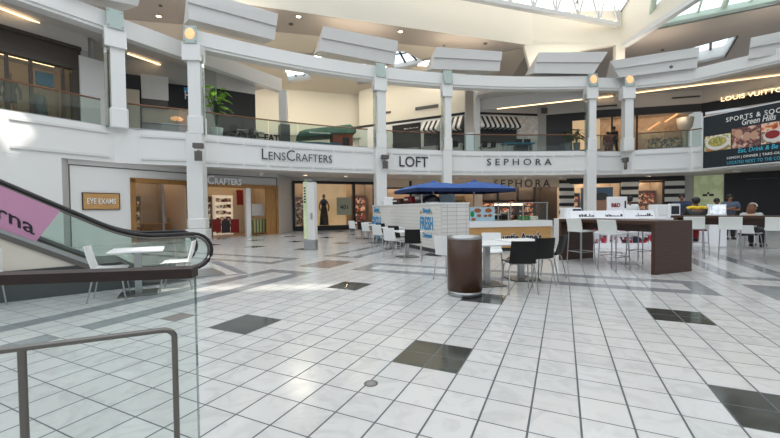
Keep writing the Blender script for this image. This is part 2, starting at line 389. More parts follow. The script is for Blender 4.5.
# balcony slab, fascia and its raised panel mouldings
b=MB(); band(b,0,.5,SO,HF+.06); struct(b.build('wall_balcony','white'))
b=MB()
for i in range(len(FP)-1):
    p,q=FP[i],FP[i+1]; L=(Vector(q)-Vector(p)).length
    if L<1: continue
    n=max(1,round(L/2.2))
    for k in range(n):
        s0=lerp(p,q,(k+.06)/n); s1=lerp(p,q,(k+.94)/n); nn=Vector((-(q[1]-p[1]),q[0]-p[0])).normalized()*-.06
        for z in (3.5,4.46): b.prism([s0,s1,(s1[0]+nn.x,s1[1]+nn.y),(s0[0]+nn.x,s0[1]+nn.y)],z,z+.09)
struct(b.build('trim_1','trimw'))
b=MB(); band(b,.5,9,SO,HF); b.prism([(-22,24),(26,28),(24,38),(-24,38)],SO,HF-.02); struct(b.build('floor_balcony','greyceil'))
# ring beam
b=MB(); band(b,-.12,.55,BB+.12,BT,4); band(b,-.05,.5,BB,BB+.12,4); struct(b.build('trim_2','white'))
b=MB(); BE=(-6.5,22.5); band(b,-.12,.5,BB+.12,BT,0,2); b.seg(colA,BE,BB+.12,BT,.5); band(b,-.05,.45,BB,BB+.12,0,2); b.seg(colA,BE,BB,BB+.12,.4); struct(b.build('trim_18','white'))
# ------------------------------------------------------------------ columns
def column(at,rot,label,base=0,up=True,lit=False,glassside=-1,w=.62,z0=HF):
    t=thing('column',label,'column',(at[0],at[1],base,rot))
    top=BB-.35
    if base==0:
        b=MB().box((0,0,HF/2+.05),(w,w*.8,HF+.1))
        b.build('lower_shaft','white',t)
        c=MB(); c.rbox((0,0,.25),(w+.22,w+.05,.5),.03); c.rbox((0,0,.75),(w+.12,w-.04,.5),.1); c.build('base','white',t)
    if up:
        zb=HF-base
        b=MB(); b.box((.06,0,(zb+top-base)/2),(w-.14,w*.75,top-base-zb)); b.build('shaft','white',t)
        b=MB(); b.rbox((.06,0,zb+.4),(w,w*.85,.8),.06); b.build('pedestal','white',t)
        b=MB(); b.box((glassside*(w/2+.02),-.1,(zb+top-base)/2),(.1,.16,top-base-zb)); b.build('side_fin','glassedge',t)
        b=MB(); b.rbox((0,-.05,top-base+.05),(w+.11,w*.97,.75),.02); b.build('capital','white',t)
    s=thing('wall_sconce',('lit ' if lit else 'unlit ')+'frosted glass panel lamp above the capital of the '+label.split(' column')[0]+' column','lamp',(at[0],at[1],BB+.12,rot))
    b=MB(); b.box((0,-.36,.3),(.55,.04,.78),rx=-.12); gp=b.build('glass_panel','sconce',s)
    if lit:
        b=MB(); b.ball((0,-.40,.32),(.21,.03,.25)); b.build('lamp_glow','sconcelit',gp)
    for x in(-.22,.22):
        for z in (.0,.6): MB().box((x,-.37+.12*(z-.3),z),(.04,.06,.04)).build('bolt','dsteel',gp)
    return t
def arcrot(p): return math.atan2(p[1]-CEN.y,p[0]-CEN.x)-PI/2
def onarc(px):
    # point of the balcony arc seen at photo column px
    d=ray(px,200); best=min(range(400),key=lambda i:abs((CEN.x+RAD*math.cos(a0+(a1-a0)*i/399))*d.y-(CEN.y+RAD*math.sin(a0+(a1-a0)*i/399))*d.x))
    an=a0+(a1-a0)*best/399; return (CEN.x+RAD*math.cos(an),CEN.y+RAD*math.sin(an))
cC=onarc(378.5); cD=onarc(446)
def inw(p,d,r): return (p[0]+math.sin(r)*d,p[1]-math.cos(r)*d)
column((-11.08,15.02),.75,'white balcony column left of the eye exam doorway',base=HF-.05,glassside=-1)
column((-8.62,16.45),.1,'broad white column nearest the pale eye exam wall, running floor to beam',lit=True,w=.66,glassside=1)
column(inw((cC[0]+.08,cC[1]),.05,arcrot(cC)),arcrot(cC),'first slim white column, between the first two fascia signs,',w=.62)
column(inw((cD[0]+.05,cD[1]),.05,arcrot(cD)),arcrot(cD),'thinner white column behind the blue parasols',w=.52)
column((12.38,22.67),0,'white column right of the widest-spaced fascia sign, running floor to beam',lit=True,w=.56)
column((14.66,22.75),-.1,'white balcony column beside the two people upstairs',base=HF-.05,lit=True,w=.62,glassside=1)
# ------------------------------------------------------------------ slanted acoustic boxes above the beam
def cloudbox(pxs,Yl,Yr,label,back=2.0):
    (tl,tr,br,bl)=pxs; TL=aty(*tl,Yl); BL=aty(*bl,Yl); TR=aty(*tr,Yr); BR=aty(*br,Yr)
    t=thing('acoustic_box',label,'ceiling box',(BL.x,BL.y,BL.z),'slanted white boxes around the ring beam'); o=Vector(BL)
    d=(BR-BL).normalized(); n=Vector((-d.y,d.x,0)).normalized()
    def mid(a,b,s): return a+(b-a)*s
    ML,MR=mid(BL,TL,.52),mid(BR,TR,.52)
    nf=n*-.09
    def solid(vs,fs,nm,mm): MB().add([v-o for v in vs],fs).build(nm,mm,t)
    # lower face, ledge, upper face, back ridge
    KL=mid(BL,TL,.45)+n*back; KR=mid(BR,TR,.45)+n*back
    vs=[BL,BR,MR,ML,KL,KR]; solid(vs,[(0,1,2,3),(4,5,1,0),(3,2,5,4),(0,3,4),(1,5,2)],'lower_panel','boxgrey')
    vs=[ML+nf,MR+nf,TR+nf,TL+nf,ML+n*.02,MR+n*.02,KR+n*.02,KL+n*.02]
    solid(vs,[(0,1,2,3),(4,5,1,0),(3,2,6,7),(0,3,7,4),(1,5,6,2),(4,7,6,5)],'upper_panel','boxgrey')
    ra=TL+(TR-TL)*.06+n*.9+Vector((0,0,-.1)); rb=TL+(TR-TL)*.94+n*.9+Vector((0,0,-.1)); solid([ra,rb,rb+n*.3,ra+n*.3],[(0,1,2,3)],'added_uplight_strip','upl')  # unseen strip added to brighten the taupe ceiling
    return t
def fy(px):  # depth of the beam front where the photo column px meets it
    d=ray(px,120); P=off(-.2)
    for p,q in zip(P,P[1:]):
        e=(q[0]-p[0],q[1]-p[1]); den=d.x*e[1]-d.y*e[0]
        if abs(den)<1e-9: continue
        s=-(d.x*p[1]-d.y*p[0])/den
        if -1e-6<=s<=1.000001 and p[1]+s*e[1]>0: return p[1]+s*e[1]
    return 20
cloudbox([(60,-46),(145,-18),(138,6),(62,-9)],fy(60),fy(138),'slanted white box at the far left, mostly cut off by the top edge')
cloudbox([(187,-12),(277.5,14.5),(274.5,40),(189,19)],fy(189),fy(275),'slanted white box above the broad left column')
cloudbox([(322.6,26.8),(397.6,41.6),(394.5,65),(319.5,50.5)],fy(321),fy(396),'slanted white box above the first long fascia sign')
cloudbox([(435.6,47.5),(501.7,52.2),(499.5,71),(431.5,68.8)],fy(433),fy(500),'slanted white box above the column behind the blue parasols')
cloudbox([(538,53),(607,52.4),(593.5,74),(534,73)],fy(535),22.4,'slanted white box with an oblique right end, left of the paired lit sconces')
cloudbox([(609.5,61.5),(698.6,47.5),(697,67.8),(619.5,77.5)],22.5,fy(697),'slanted white box with an oblique left end and a small speaker disc')
cloudbox([(750.8,38.3),(800,28),(800,51),(748,59)],fy(749),fy(790),'slanted white box above the beam at the far right')
s=aty(671,67,fy(671)-.15); b=MB(); b.lathe([(0,-.03),(.09,-.03),(.11,0),(.09,.03),(0,.03)],(0,0,0),14); o=b.build('speaker_disc','dgrate'); o.location=s; o.rotation_euler=(PI/2,0,-.3); tag(o,'small grey round fitting on the slanted white box right of the lit sconces','speaker')
# ------------------------------------------------------------------ high ceiling, drum and roof
DL=[(-26,13.2),(-8.8,18.5),(9.4,24.1)]; DR=[(15.1,24.0),(15.4,18.8),(15.8,-16)]
b=MB()
for p,q in zip(DL,DL[1:]): b.seg(p,q,HD,14.0,.3)
b.seg(DL[-1],DR[0],HD,14.0,.3)
struct(b.build('wall_drum_back','cream'))
b=MB(); b.seg(DR[0],DR[1],HD,20,.35); b.seg(DR[1],DR[2],HD,20,.35); struct(b.build('wall_drum_right','cream'))
b=MB(); b.prism([(15.1,24.0),(15.4,18.8),(15.8,-16),(16.1,-16),(15.75,18.8),(15.5,24.0)],HD-.25,HD+.02); struct(b.build('trim_3','trimw'))
# pier below the drum corner
pr=Frame((9.0,24.0),(15.1,24.0))
x0,z0=pr.cast(566,53); x1,z1=pr.cast(615,44.5); xa,_=pr.cast(540,53); xr,_=pr.cast(625,60); xs,zs=pr.cast(531,66)
b=MB(); b.extr([(-.2,0,HD),(xr,0,HD),(xr,0,BB),(x1+.05,0,BB),(x1+.05,0,z1),(x0,0,z0),(xs,0,zs-1.2),(xs-.1,0,zs)],(0,.3,0)); struct(b.build('wall_pier','cream',at=pr))
# taupe soffit around the drum, sloping ceiling beyond, ceilings over the side galleries
b=MB(); b.prism([(-26,13.3),(-8.8,18.55),(9.4,24.15),(7.5,25.2),(-6.5,21.9),(-26,18)],HD-.02,HD+.15)
b.prism([(15.9,16),(16.1,-16),(40,-16),(40,2)],HD-.02,HD+.15)
struct(b.build('ceiling_taupe','taupe'))
# right-hand ceiling, with a long rooflight and a skylight let into it
P0=atz(650,30,HD); P1=atz(780,3.5,HD)
b=MB(); k=[atz(688,49,HD),atz(737,36,HD),atz(724,58,HD),atz(697,64,HD)]
outer=[(15.4,22.0),(P0.x,P0.y),(P1.x,P1.y),(34,12),(40,40),(9.5,40),(9.5,24.35),(15.4,24.3)]
n=len(outer); hole=[(p.x,p.y) for p in (k[0],k[3],k[2],k[1])]
bm=bmesh.new(); vo=[bm.verts.new((p[0],p[1],HD)) for p in outer]; vh=[bm.verts.new((p[0],p[1],HD)) for p in hole]
ed=[bm.edges.new((vo[i],vo[(i+1)%n])) for i in range(n)]+[bm.edges.new((vh[i],vh[(i+1)%4])) for i in range(4)]
bmesh.ops.triangle_fill(bm,use_beauty=True,use_dissolve=False,edges=ed)
g=bmesh.ops.extrude_face_region(bm,geom=bm.faces[:]); bmesh.ops.translate(bm,vec=(0,0,.2),verts=[v for v in g['geom'] if isinstance(v,bmesh.types.BMVert)])
bmesh.ops.recalc_face_normals(bm,faces=bm.faces); me=bpy.data.meshes.new('ceiling_right'); bm.to_mesh(me); me.materials.append(M['taupe']); o=bpy.data.objects.new('ceiling_right',me); C.objects.link(o); struct(o)
def skylight(name,quad,label,well=.8,nm=2,wm='white'):
    # quad: 4 world points of the opening (ccw from below or not); glazing lifted by the well depth
    up=Vector((0,0,well)); q=[Vector(p) for p in quad]; cen=sum(q,Vector())/4
    t=thing('skylight',label,'skylight',tuple(cen)); 
    b=MB()
    for i in range(4):
        a,c=q[i],q[(i+1)%4]; n=(c-a).cross(Vector((0,0,1))).normalized()
        if n.dot(cen-a)>0: n=-n
        b.add([a-cen,c-cen,c+up-cen,a+up-cen,a+n*.08-cen,c+n*.08-cen,c+n*.08+up-cen,a+n*.08+up-cen],[(0,1,2,3),(5,4,7,6),(0,4,5,1),(3,2,6,7)])
    b.build('well',wm,t)
    b=MB(); b.add([p+up-cen for p in q],[(0,1,2,3)]); b.build('glazing','sky',t)
    b=MB()
    for k in range(1,nm+1):
        s=k/(nm+1); a=q[0]+(q[1]-q[0])*s+up*.93-cen; c=q[3]+(q[2]-q[3])*s+up*.93-cen; b.tube([a,c],.09,4)
    b.tube([q[0]*.5+q[3]*.5+up*.93-cen,q[1]*.5+q[2]*.5+up*.93-cen],.06,4)
    b.build('mullion','plinth',t)
    return t
skylight('s',k,'bright skylight in the taupe ceiling above the far right store',.9,1)
# long rooflight along the right-hand ceiling
d=(P1-P0).normalized(); nn=Vector((d.y,-d.x,0)); E1=P1+(P1-P0)*1.2
t=thing('rooflight','long rooflight with pale green sill along the top right of the taupe ceiling','skylight',tuple(P0))
z=Vector((0,0,.5))
M['mint']=mat('pale_mint_paint','#cfdfd2',.6,var=.03)
dd=E1-P0
MB().extr([(0,0,0),tuple(dd),tuple(dd+z),tuple(z)],tuple(-nn*.12)).build('sill_wall','mint',t)
g0=z; g1=dd+z; g2=dd+nn*4.5+z*4; g3=nn*4.5+z*4
MB().add([g0,g1,g2,g3],[(0,1,2,3)]).build('glazing','sky',t)
b=MB()
for i in range(12):
    s=i/11; b.tube([g0+(g1-g0)*s-Vector((0,0,.05)),g3+(g2-g3)*s-Vector((0,0,.05))],.07 if i%3 else .16,6)
b.build('mullion','mint',t)
# sloping ceiling over the open food hall
def slope_z(x,y): # plane falling from the drum towards the far wall
    return HD-.02-(y-(21.9+.236*(x+6.5)))*.16
SL=[(-26,18),(-6.5,21.9),(7.5,25.2),(9.5,24.5),(9.5,40),(-26,40)]
def slope_hit(px,py):
    d=ray(px,py); lo,hi=5,45
    for _ in range(50):
        m=(lo+hi)/2; p=Vector((0,0,EYE))+d*(m/d.y)
        if p.z<slope_z(p.x,p.y): lo=m
        else: hi=m
    return p
holes=[[(285,66),(303,67),(312,80),(288,83)],[(350,77),(366,79),(371,83.5),(358,85)],[(391,51),(405,52),(428,64),(394,71)]]
bm=bmesh.new(); vo=[bm.verts.new((p[0],p[1],slope_z(*p))) for p in SL]; ed=[bm.edges.new((vo[i],vo[(i+1)%len(vo)])) for i in range(len(vo))]; HQ=[]
for h in holes:
    q=[slope_hit(*p) for p in h]; HQ.append(q); vh=[bm.verts.new(p) for p in q]; ed+=[bm.edges.new((vh[i],vh[(i+1)%4])) for i in range(4)]
bmesh.ops.triangle_fill(bm,use_beauty=True,use_dissolve=False,edges=ed)
g=bmesh.ops.extrude_face_region(bm,geom=bm.faces[:]); bmesh.ops.translate(bm,vec=(0,0,.2),verts=[v for v in g['geom'] if isinstance(v,bmesh.types.BMVert)])
bmesh.ops.recalc_face_normals(bm,faces=bm.faces); me=bpy.data.meshes.new('ceiling_slope'); bm.to_mesh(me); me.materials.append(M['slopec']); o=bpy.data.objects.new('ceiling_slope',me); C.objects.link(o); struct(o)
for q,l in zip(HQ,['skylight above the green canopy, left of the slim white columns','small skylight sliver under the beam by the slim column','large white skylight between two slanted boxes, left of the middle']): skylight('s',q,l,.5,2)
M['hallfill']=mat('hall_fill_lamp','#fffaf2',.4,emit=2.6,var=.02)  # for panels added to brighten the food hall
for j,(x,y) in enumerate(((-13,24),(-9,23.5),(-5,25),(-1,26),(3,26.2),(-11,25),(-6.5,25.9),(-2.2,26.8))):
    t=thing('added_lamp',['far left front','second front','third front','fourth front','far right front','far left rear','middle rear','far right rear'][j]+' round light panel added to the sloping food hall ceiling','lamp',(x,y,slope_z(x,y)-.02)); MB().lathe([(.95,.03),(.96,-.03),(.9,-.03),(.9,.03)],n=16).build('trim_ring','trimw',t); MB().lathe([(0,-.012),(.9,-.012)],n=28).build('lens','hallfill',t)
# glazed roof over the drum: rises from the back wall, with slots cut to shape two sun patches
rt=thing('glazed_roof','bright glazed roof high over the court, just visible behind the truss','roof',(0,0,13.9))
def rz(x,y): return max(0,min(6,((.31*(x+8.8)+18.5)-y)*.45))
SUN=Vector((.40,-.36,.84)).normalized()
def rbx(b,x0,x1,y0,y1):
    b.add([(x0,y0,6.2),(x1,y0,6.2),(x1,y1,6.2),(x0,y1,6.2)],[(0,1,2,3)])
b=MB(); b.add([(-26,13.2,.05),(9.4,24.1,.05),(15.1,24.2,.05),(15.4,14,5.2),(-26,2.5,5.2)],[(4,3,2,1,0)])
b.build('sloped_glazing','roofglow',rt)
SLOTS=[]
def slot(P,w,h):
    t=(20.1-P[2])/SUN.z; c=Vector(P)+SUN*t; SLOTS.append((c.x-w/2,c.x+w/2,c.y-h/2,c.y+h/2))
slot((-2.6,6.1,0),3.6,.45); slot((-13.0,12.2,4.9),1.9,.9)
xs_=sorted({-40,44}|{v for s in SLOTS for v in s[:2]}); ys_=sorted({-26,20}|{v for s in SLOTS for v in s[2:]})
b=MB()
for i in range(len(xs_)-1):
    for j in range(len(ys_)-1):
        cx=(xs_[i]+xs_[i+1])/2; cy=(ys_[j]+ys_[j+1])/2
        if any(s[0]<cx<s[1] and s[2]<cy<s[3] for s in SLOTS): continue
        b.add([(xs_[i],ys_[j],6.2),(xs_[i+1],ys_[j],6.2),(xs_[i+1],ys_[j+1],6.2),(xs_[i],ys_[j+1],6.2)],[(0,3,2,1)])
b.build('upper_light_plate','roofglow',rt)  # unseen glowing plate added to light the court and block the sun
b=MB()
for i in range(13):
    s=i/12; b.tube([(-26+s*41.1,13.2+.26*s*41.1 if s<1 else 24,-.0),(-26+s*41.1,2.5+.28*s*41.1,5.1)],.07,4)
b.build('mullion','steel',rt)
# truss with bulbs
tA=Vector((14.9,23.95,13.0)); tB=Vector((-7.0,17.0,13.0)); td=tB-tA; tL=td.length; tn=td.normalized(); tp=Vector((-tn.y,tn.x,0))*.32
tr=thing('roof_truss','white lattice roof truss at the top right with bulbs along its lower chord','truss',tuple(tA))
b=MB(); b.extr([tp*.5+Vector((0,0,-.12)),tp*-.5+Vector((0,0,-.12)),tp*-.5+Vector((0,0,.12)),tp*.5+Vector((0,0,.12))],td); b.build('bottom_chord','trimw',tr)
b=MB(); b.tube([Vector((0,0,2.4)),td+Vector((0,0,2.4))],.12,6); b.build('top_chord','trimw',tr)
b=MB(); N=14
for i in range(N):
    a=td*(i/N); c=td*((i+1)/N); m=(a+c)/2+Vector((0,0,2.4)); b.tube([a,m],.06,6); b.tube([m,c],.06,6); b.tube([a,a+Vector((0,0,2.4))],.045,6)
b.build('web','trimw',tr)
for i in range(1,26):
    p=td*((i-.6)/40)+Vector((0,0,.22))+Vector((tn.y,-tn.x,0))*.12; b=MB(); b.ball(p,.085,8,6); b.build('bulb','lamp',tr)
# ceilings over the side galleries and the beam that closes the left gallery
BL2=[(-22,4),(-13.04,16.1)]
b=MB(); b.prism([(-20.5,3),(-13.1,12.6),(-11.4,15.2),(-6.8,22.6),(-8.6,23.6),(-15,20),(-23,9)],8.95,9.15); struct(b.build('ceiling_left','greyceil'))
b=MB(); b.box((-6.45,22.6,6.6),(.45,.45,3.95)); tag(b.build('pillar','white'),'slim white pillar standing upstairs behind the black letters','column')
b=MB(); b.prism([(6.2,26.6),(6.0,24.9),(9,22.9),(12.4,23.2),(15,23.2),(17.9,22.2),(20.4,19.3),(22,14),(22,8),(27,8),(26,18),(20.7,25.2),(14,27.2),(10,27.2)],8.95,9.15); struct(b.build('ceiling_gallery_right','greyceil'))
qa=atz(480,110.6,8.2); qb=atz(592,97.8,8.2); b=MB(); b.seg((qa.x,qa.y-.1),(qb.x,qb.y-.1),8.2,9.6,.3); struct(b.build('trim_5','offwhite'))
# ------------------------------------------------------------------ lower storey
E_=Frame((-12.15,13.9),(-9.7,17.6)); LN=Frame((-8.9,17.5),(-6.2,20.2)); S4=Frame((-6.05,22.6),(-.9,24.6)); LF=Frame((-.9,24.6),(6.3,25.5)); SA=Frame((6.3,25.5),(12.5,25.9)); SB=Frame((12.5,25.9),(19.7,24.5)); RW=Frame((19.7,24.5),(25.9,19.0))
b=MB(); b.seg((-19.3,2.3),(-12.1,13.56),0,SO,.4); struct(b.build('wall_left','white'))
b=MB(); b.seg((-12.1,13.56),(-12.15,13.9),0,SO,.3); struct(b.build('trim_6','greywall'))
def shopwall(name,fr,openings,material,z1=SO,th=.25,z0=0,x0=0,x1=None):
    """wall on a frame with rectangular openings [(xa,xb,za,zb)]"""
    b=MB(); x1=fr.L if x1 is None else x1; cur=x0
    for (xa,xb,za,zb) in sorted(openings):
        if xa>cur: b.ab((cur,0,z0),(xa,th,z1))
        if zb<z1: b.ab((xa,0,zb),(xb,th,z1))
        if za>z0: b.ab((xa,0,z0),(xb,th,za))
        cur=xb
    if cur<x1: b.ab((cur,0,z0),(x1,th,z1))
    return struct(b.build(name,material,at=fr))
def alcove(name,fr,xa,xb,za,zb,dep,wallm,floorm=None,ceilm='greyceil',lights=2,y0=.25,lm='warm'):
    """the room behind a shop opening: back, sides, ceiling and its ceiling lights"""
    zb=zb+min(.4,SO-.1-zb) if zb<SO else zb+.3
    b=MB(); b.ab((xa-.1,dep,za),(xb+.1,dep+.1,zb+.1)); b.ab((xa-.1,y0,za),(xa,dep,zb+.1)); b.ab((xb,y0,za),(xb+.1,dep,zb+.1)); struct(b.build('wall_'+name,wallm,at=fr))
    b=MB(); b.ab((xa,y0,zb),(xb,dep,zb+.1)); struct(b.build('ceiling_'+name,ceilm,at=fr))
    if floorm: b=MB(); b.ab((xa,0,za+.004),(xb,dep,za+.012)); struct(b.build('floor_'+name,floorm,at=fr))
    for i in range(lights):
        y=y0+(dep-y0)*(i+.6)/(lights+.2); o=MB().ab((xa+.25,y-.07,zb-.05),(xb-.25,y+.07,zb-.004)).build('ceiling_light',lm,at=fr)
        tag(o,f'{["front","second","third"][i]} warm strip light under the ceiling inside the {name.replace("_"," ")}','lamp')
M['terracotta']=mat('warm_shop_floor','#a98063',.3,var=.08)
M['warmwall']=mat('warm_shop_wall','#c6b39c',.6,var=.08)
# eye exam wall
xa,_=E_.cast(131,200); xb,_=E_.cast(189,200); zt=2.72
shopwall('wall_eye_exam',E_,[(xa,xb,0,zt)],'white')
b=MB(); b.ab((0,-.02,SO-.22),(E_.L,0,SO-.18)); b.ab((0,-.02,0),(.03,0,SO-.18)); struct(b.build('trim_7','dgrate',at=E_))
alcove('eye_exam_room',E_,xa,xb,0,zt,3.2,'warmwall','terracotta')
t=thing('door_frame','light oak door frame of the eye exam room, behind the escalator','door',E_)
MB().ab((xa-.02,-.06,0),(xa+.16,.3,zt)).ab((xa-.02,-.06,zt-.16),(xb,.3,zt+.04)).build('frame','oak2',t)
xm,_=E_.cast(164,200); MB().ab((xa+.16,.1,.05),(xm,.12,zt-.16)).build('glass_door','glassshop',t); MB().ab((xm-.05,.08,0),(xm+.05,.14,zt-.16)).build('door_stile','steel',t)
x0,z0=E_.cast(83,209); x1,z1=E_.cast(118.5,194); t=thing('eye_exam_sign','oak plaque with raised lettering on the pale wall behind the escalator','sign',E_.W(x0,0,z0)[:]+(E_.a,))
MB().ab((0,-.05,0),(x1-x0,0,z1-z0)).build('board','oak',t); MB().ab((-.03,-.06,-.03),(x1-x0+.03,-.0,0)).ab((-.03,-.06,z1-z0),(x1-x0+.03,0,z1-z0+.03)).ab((-.03,-.06,0),(0,0,z1-z0)).ab((x1-x0,-.06,0),(x1-x0+.03,0,z1-z0)).build('frame','bwood',t)
letters('EYE EXAMS',(x1-x0)*.8,(z1-z0)*.36,'signtxt',parent=t,loc=((x1-x0)*.1,-.065,(z1-z0)*.32),bold=.01,depth=.03)
def cabinet(fr,x,y,w,d,h,body,label,shelves=2,goods='goods',z=0,nm='display_cabinet'):
    t=thing(nm,label,'cabinet',fr.W(x,y,z)[:]+(fr.a,))
    MB().ab((0,d-.03,0),(w,d,h)).ab((0,0,0),(.04,d,h)).ab((w-.04,0,0),(w,d,h)).ab((0,0,h-.04),(w,d,h)).ab((0,0,0),(w,d,.08)).build('carcass',body,t)
    for i in range(shelves):
        zz=.08+(h-.12)*(i+1)/(shelves+1); MB().ab((.04,.02,zz-.015),(w-.04,d-.03,zz+.015)).build('shelf',body,t)
    for i in range(shelves+1):
        zz=.08+(h-.12)*i/(shelves+1)+.02; hh=(h-.12)/(shelves+1)-.06; n=max(2,int(w/.28)); b=MB()
        for k in range(n):
            cw=(w-.14)/n; b.ab((.07+k*cw+.02,.06,zz),(.07+(k+1)*cw-.02,d-.08,zz+hh*random.uniform(.5,.95)))
        o=b.build('goods',goods,t); o['kind']='stuff'
    return t
cabinet(E_,xa+.25,2.3,1.1,.5,2.1,'tan','tall shelf cabinet inside the left side of the eye exam room',3)
t=thing('reception_desk','low wooden desk inside the eye exam room','desk',E_.W(xb-1.5,1.5,0)[:]+(E_.a,)); MB().ab((0,0,.7),(1.3,.7,.74)).build('top','oak',t); MB().ab((.03,.05,0),(1.27,.1,.7)).build('front_panel','oak2',t)
# wall between, optical store
b=MB(); b.seg((-9.7,17.6),(-8.9,17.5),0,SO,.3); b.seg((-6.2,20.2),(-6.05,22.6),0,SO,.3); struct(b.build('wall_corner','greywall'))
x0,_=LN.cast(206,200); x1,_=LN.cast(276,200); zo=2.5
shopwall('wall_optical_store',LN,[(x0,x1,0,zo)],'greywall')
b=MB(); b.ab((.02,-.03,3.05),(LN.L,0,3.09)); b.ab((LN.L-.04,-.03,0),(LN.L,0,3.09)); struct(b.build('trim_8','dgrate',at=LN))
alcove('optical_store',LN,x0,x1,0,zo,2.6,'tan','terracotta',lights=2,lm='cove')
t=thing('storefront_frame','honey oak storefront surround of the optical store below the first fascia sign','storefront',LN)
MB().ab((x0-.15,-.05,zo-.02),(x1+.12,.28,zo+.16)).build('head','oak2',t); MB().ab((x1,-.05,0),(x1+.12,.28,zo)).build('jamb','oak2',t)
xd,_=LN.cast(266,200); MB().ab((xd,.02,0),(x1,.1,zo-.03)).build('door_panel','oak2',t)
xp,_=LN.cast(246,200); xq,_=LN.cast(250.5,200); MB().ab((xp,-.02,0),(xq,.2,zo)).build('post','white',t)
wallletters(LN,'LensCrafters',189,183.5,241,177,'wlam','white lettering above the oak-framed optical store, under the balcony',smallcaps=True,bold=.02,depth=.08,off=-.06)
def panel(fr,px0,py0,px1,py1,y,material,label,name='wall_panel',th=.05,cat='panel'):
    xA,zA=fr.cast(px0,py0,y); xB,zB=fr.cast(px1,py1,y); o=MB().ab((0,0,0),(xB-xA,th,zB-zA)).build(name,material); o.location=fr.W(xA,y,zA); o.rotation_euler=(0,0,fr.a); return tag(o,label,cat)
cabinet(LN,x0+.15,1.6,.7,.4,2.1,'warmwall','shelf unit of spectacles beside the left edge of the optical store',4)
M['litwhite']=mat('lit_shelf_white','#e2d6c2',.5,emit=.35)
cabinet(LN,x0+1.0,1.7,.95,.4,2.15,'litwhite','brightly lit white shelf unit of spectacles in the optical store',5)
panel(LN,213,232,221,219,1.2,'red','red low poster at the left foot of the optical store','poster',cat='poster')
panel(LN,231,233,239,219,1.1,'red','red low poster panel left of the white post in the optical store','poster',cat='poster')
panel(LN,222,233,230,220,1.15,'charcoal','dark low poster panel between two red ones in the optical store','poster',cat='poster')
panel(LN,237,205,243,190,1.6,'red','red wall banner high in the optical store beside the white post','banner',cat='poster')
t=panel(LN,252,216,264,204,.6,'offwhite','framed portrait poster behind the right opening of the optical store','poster',cat='poster')
t=panel(LN,254,233,267,219,.5,'stripegreen','green striped display box at the right opening of the optical store','display_box',th=.5,cat='box')
# store 401: dark framed window with a long-dressed figure poster
xw0,_=S4.cast(292.5,200); xw1,_=S4.cast(354,200); xw2,_=S4.cast(375,200); zw=3.1
shopwall('wall_fashion_store',S4,[(xw0,S4.L-.05,.12,zw)],'greywall')
alcove('fashion_store',S4,xw0,S4.L-.05,.12,zw,2.4,'warmwall','terracotta',lights=2)
t=thing('storefront_window','dark-framed shop window with a dress poster, behind the directory totem','storefront',S4)
MB().ab((xw0-.02,-.06,.1),(xw0+.14,.2,zw)).ab((xw0,-.06,zw-.14),(S4.L-.05,.2,zw+.02)).ab((xw1-.08,-.06,.1),(xw1+.08,.2,zw)).ab((xw2-.1,-.06,.1),(xw2+.1,.2,zw)).ab((xw0,-.06,0),(xw1,.2,.3)).build('frame','black',t)
MB().ab((xw0+.14,.08,.3),(xw1-.08,.1,zw-.14)).build('pane','glassshop',t)
MB().ab((xw1+.08,.08,.12),(xw2-.1,.1,zw-.14)).build('door_pane','glassshop',t)
o=panel(S4,314,230,346,184,.5,'posterlit','large glowing poster of a figure in a long dark dress in the shop window','dress_poster',cat='poster'); 
xx,zz=S4.cast(324,228,.45); o2=thing('dress_form','long dark dress on a form in front of the glowing poster','mannequin',S4.W(xx,.36,.32)[:]+(S4.a,))
MB().lathe([(.30,0),(.27,.5),(.2,1.05),(.15,1.2),(.2,1.45),(.19,1.6),(.07,1.7)],n=14).build('dress','charcoal',o2); MB().ball((0,0,1.86),(.1,.11,.14)).tube([(0,0,1.66),(0,0,1.78)],.05,8).build('head','skin3',o2)
MB().tube([(-.2,0,1.55),(-.3,-.03,1.2),(-.26,-.1,.95)],.045).tube([(.2,0,1.55),(.32,-.03,1.2),(.26,-.08,.9)],.045).build('arms','skin3',o2)
o=panel(S4,337,215,351,197.5,-.2,'grate','square grey sign panel numbered 401 on the dark-framed shopfront','number_sign',th=.06,cat='sign')
M['sage']=mat('sage_grey_panel','#8d988c',.4); o.data.materials.clear(); o.data.materials.append(M['sage'])
wx,wz=S4.cast(340,209.3,-.2); wx1,wz1=S4.cast(348,205,-.2); l=letters('401',wx1-wx,wz1-wz,'letter',parent=o,bold=.01); px_,pz_=S4.cast(337,215,-.2); l.location=(wx-px_,-.015,wz-pz_)
cabinet(S4,xw0+.3,1.4,1.0,.4,2.2,'warmwall','lit clothes shelf inside the left end of the dark-framed shop window',3)
cabinet(S4,xw1+.35,1.6,1.0,.4,2.3,'oak2','reddish wooden shelf inside the glazed door of the dark-framed shop',3,'pinkshelf')
# store behind the kiosk and beauty store
shopwall('wall_clothing_store',LF,[(.2,2.3,0,2.7),(3.2,6.9,0,2.6)],'tan')
alcove('clothing_store',LF,.2,6.9,0,2.7,2.2,'warmwall','terracotta',lights=2)
b=MB(); b.ab((.1,-.04,2.66),(LF.L,0,2.76)); b.ab((2.25,-.05,0),(2.4,.0,3.2)); struct(b.build('trim_9','black',at=LF))
cabinet(LF,.5,1.5,1.6,.4,2.0,'oak2','wooden shelf inside the store left of the parasols, glimpsed over the kiosk',3,'pinkshelf')
cabinet(LF,3.6,1.5,1.6,.4,1.9,'bwood','dark shelf of goods inside the store behind the left parasol',2)
cabinet(LF,5.3,1.5,1.4,.4,1.9,'bwood','dark shelf of goods inside the store behind the right parasol',2)
x0=.15; x1,_=SA.cast(559,200)
shopwall('wall_beauty_store',SA,[(x0,x1,0,2.75)],'tan')
alcove('beauty_store_left',SA,x0,x1,0,2.75,2.6,'darkbrown','charcoal',lights=3,lm='warm2')
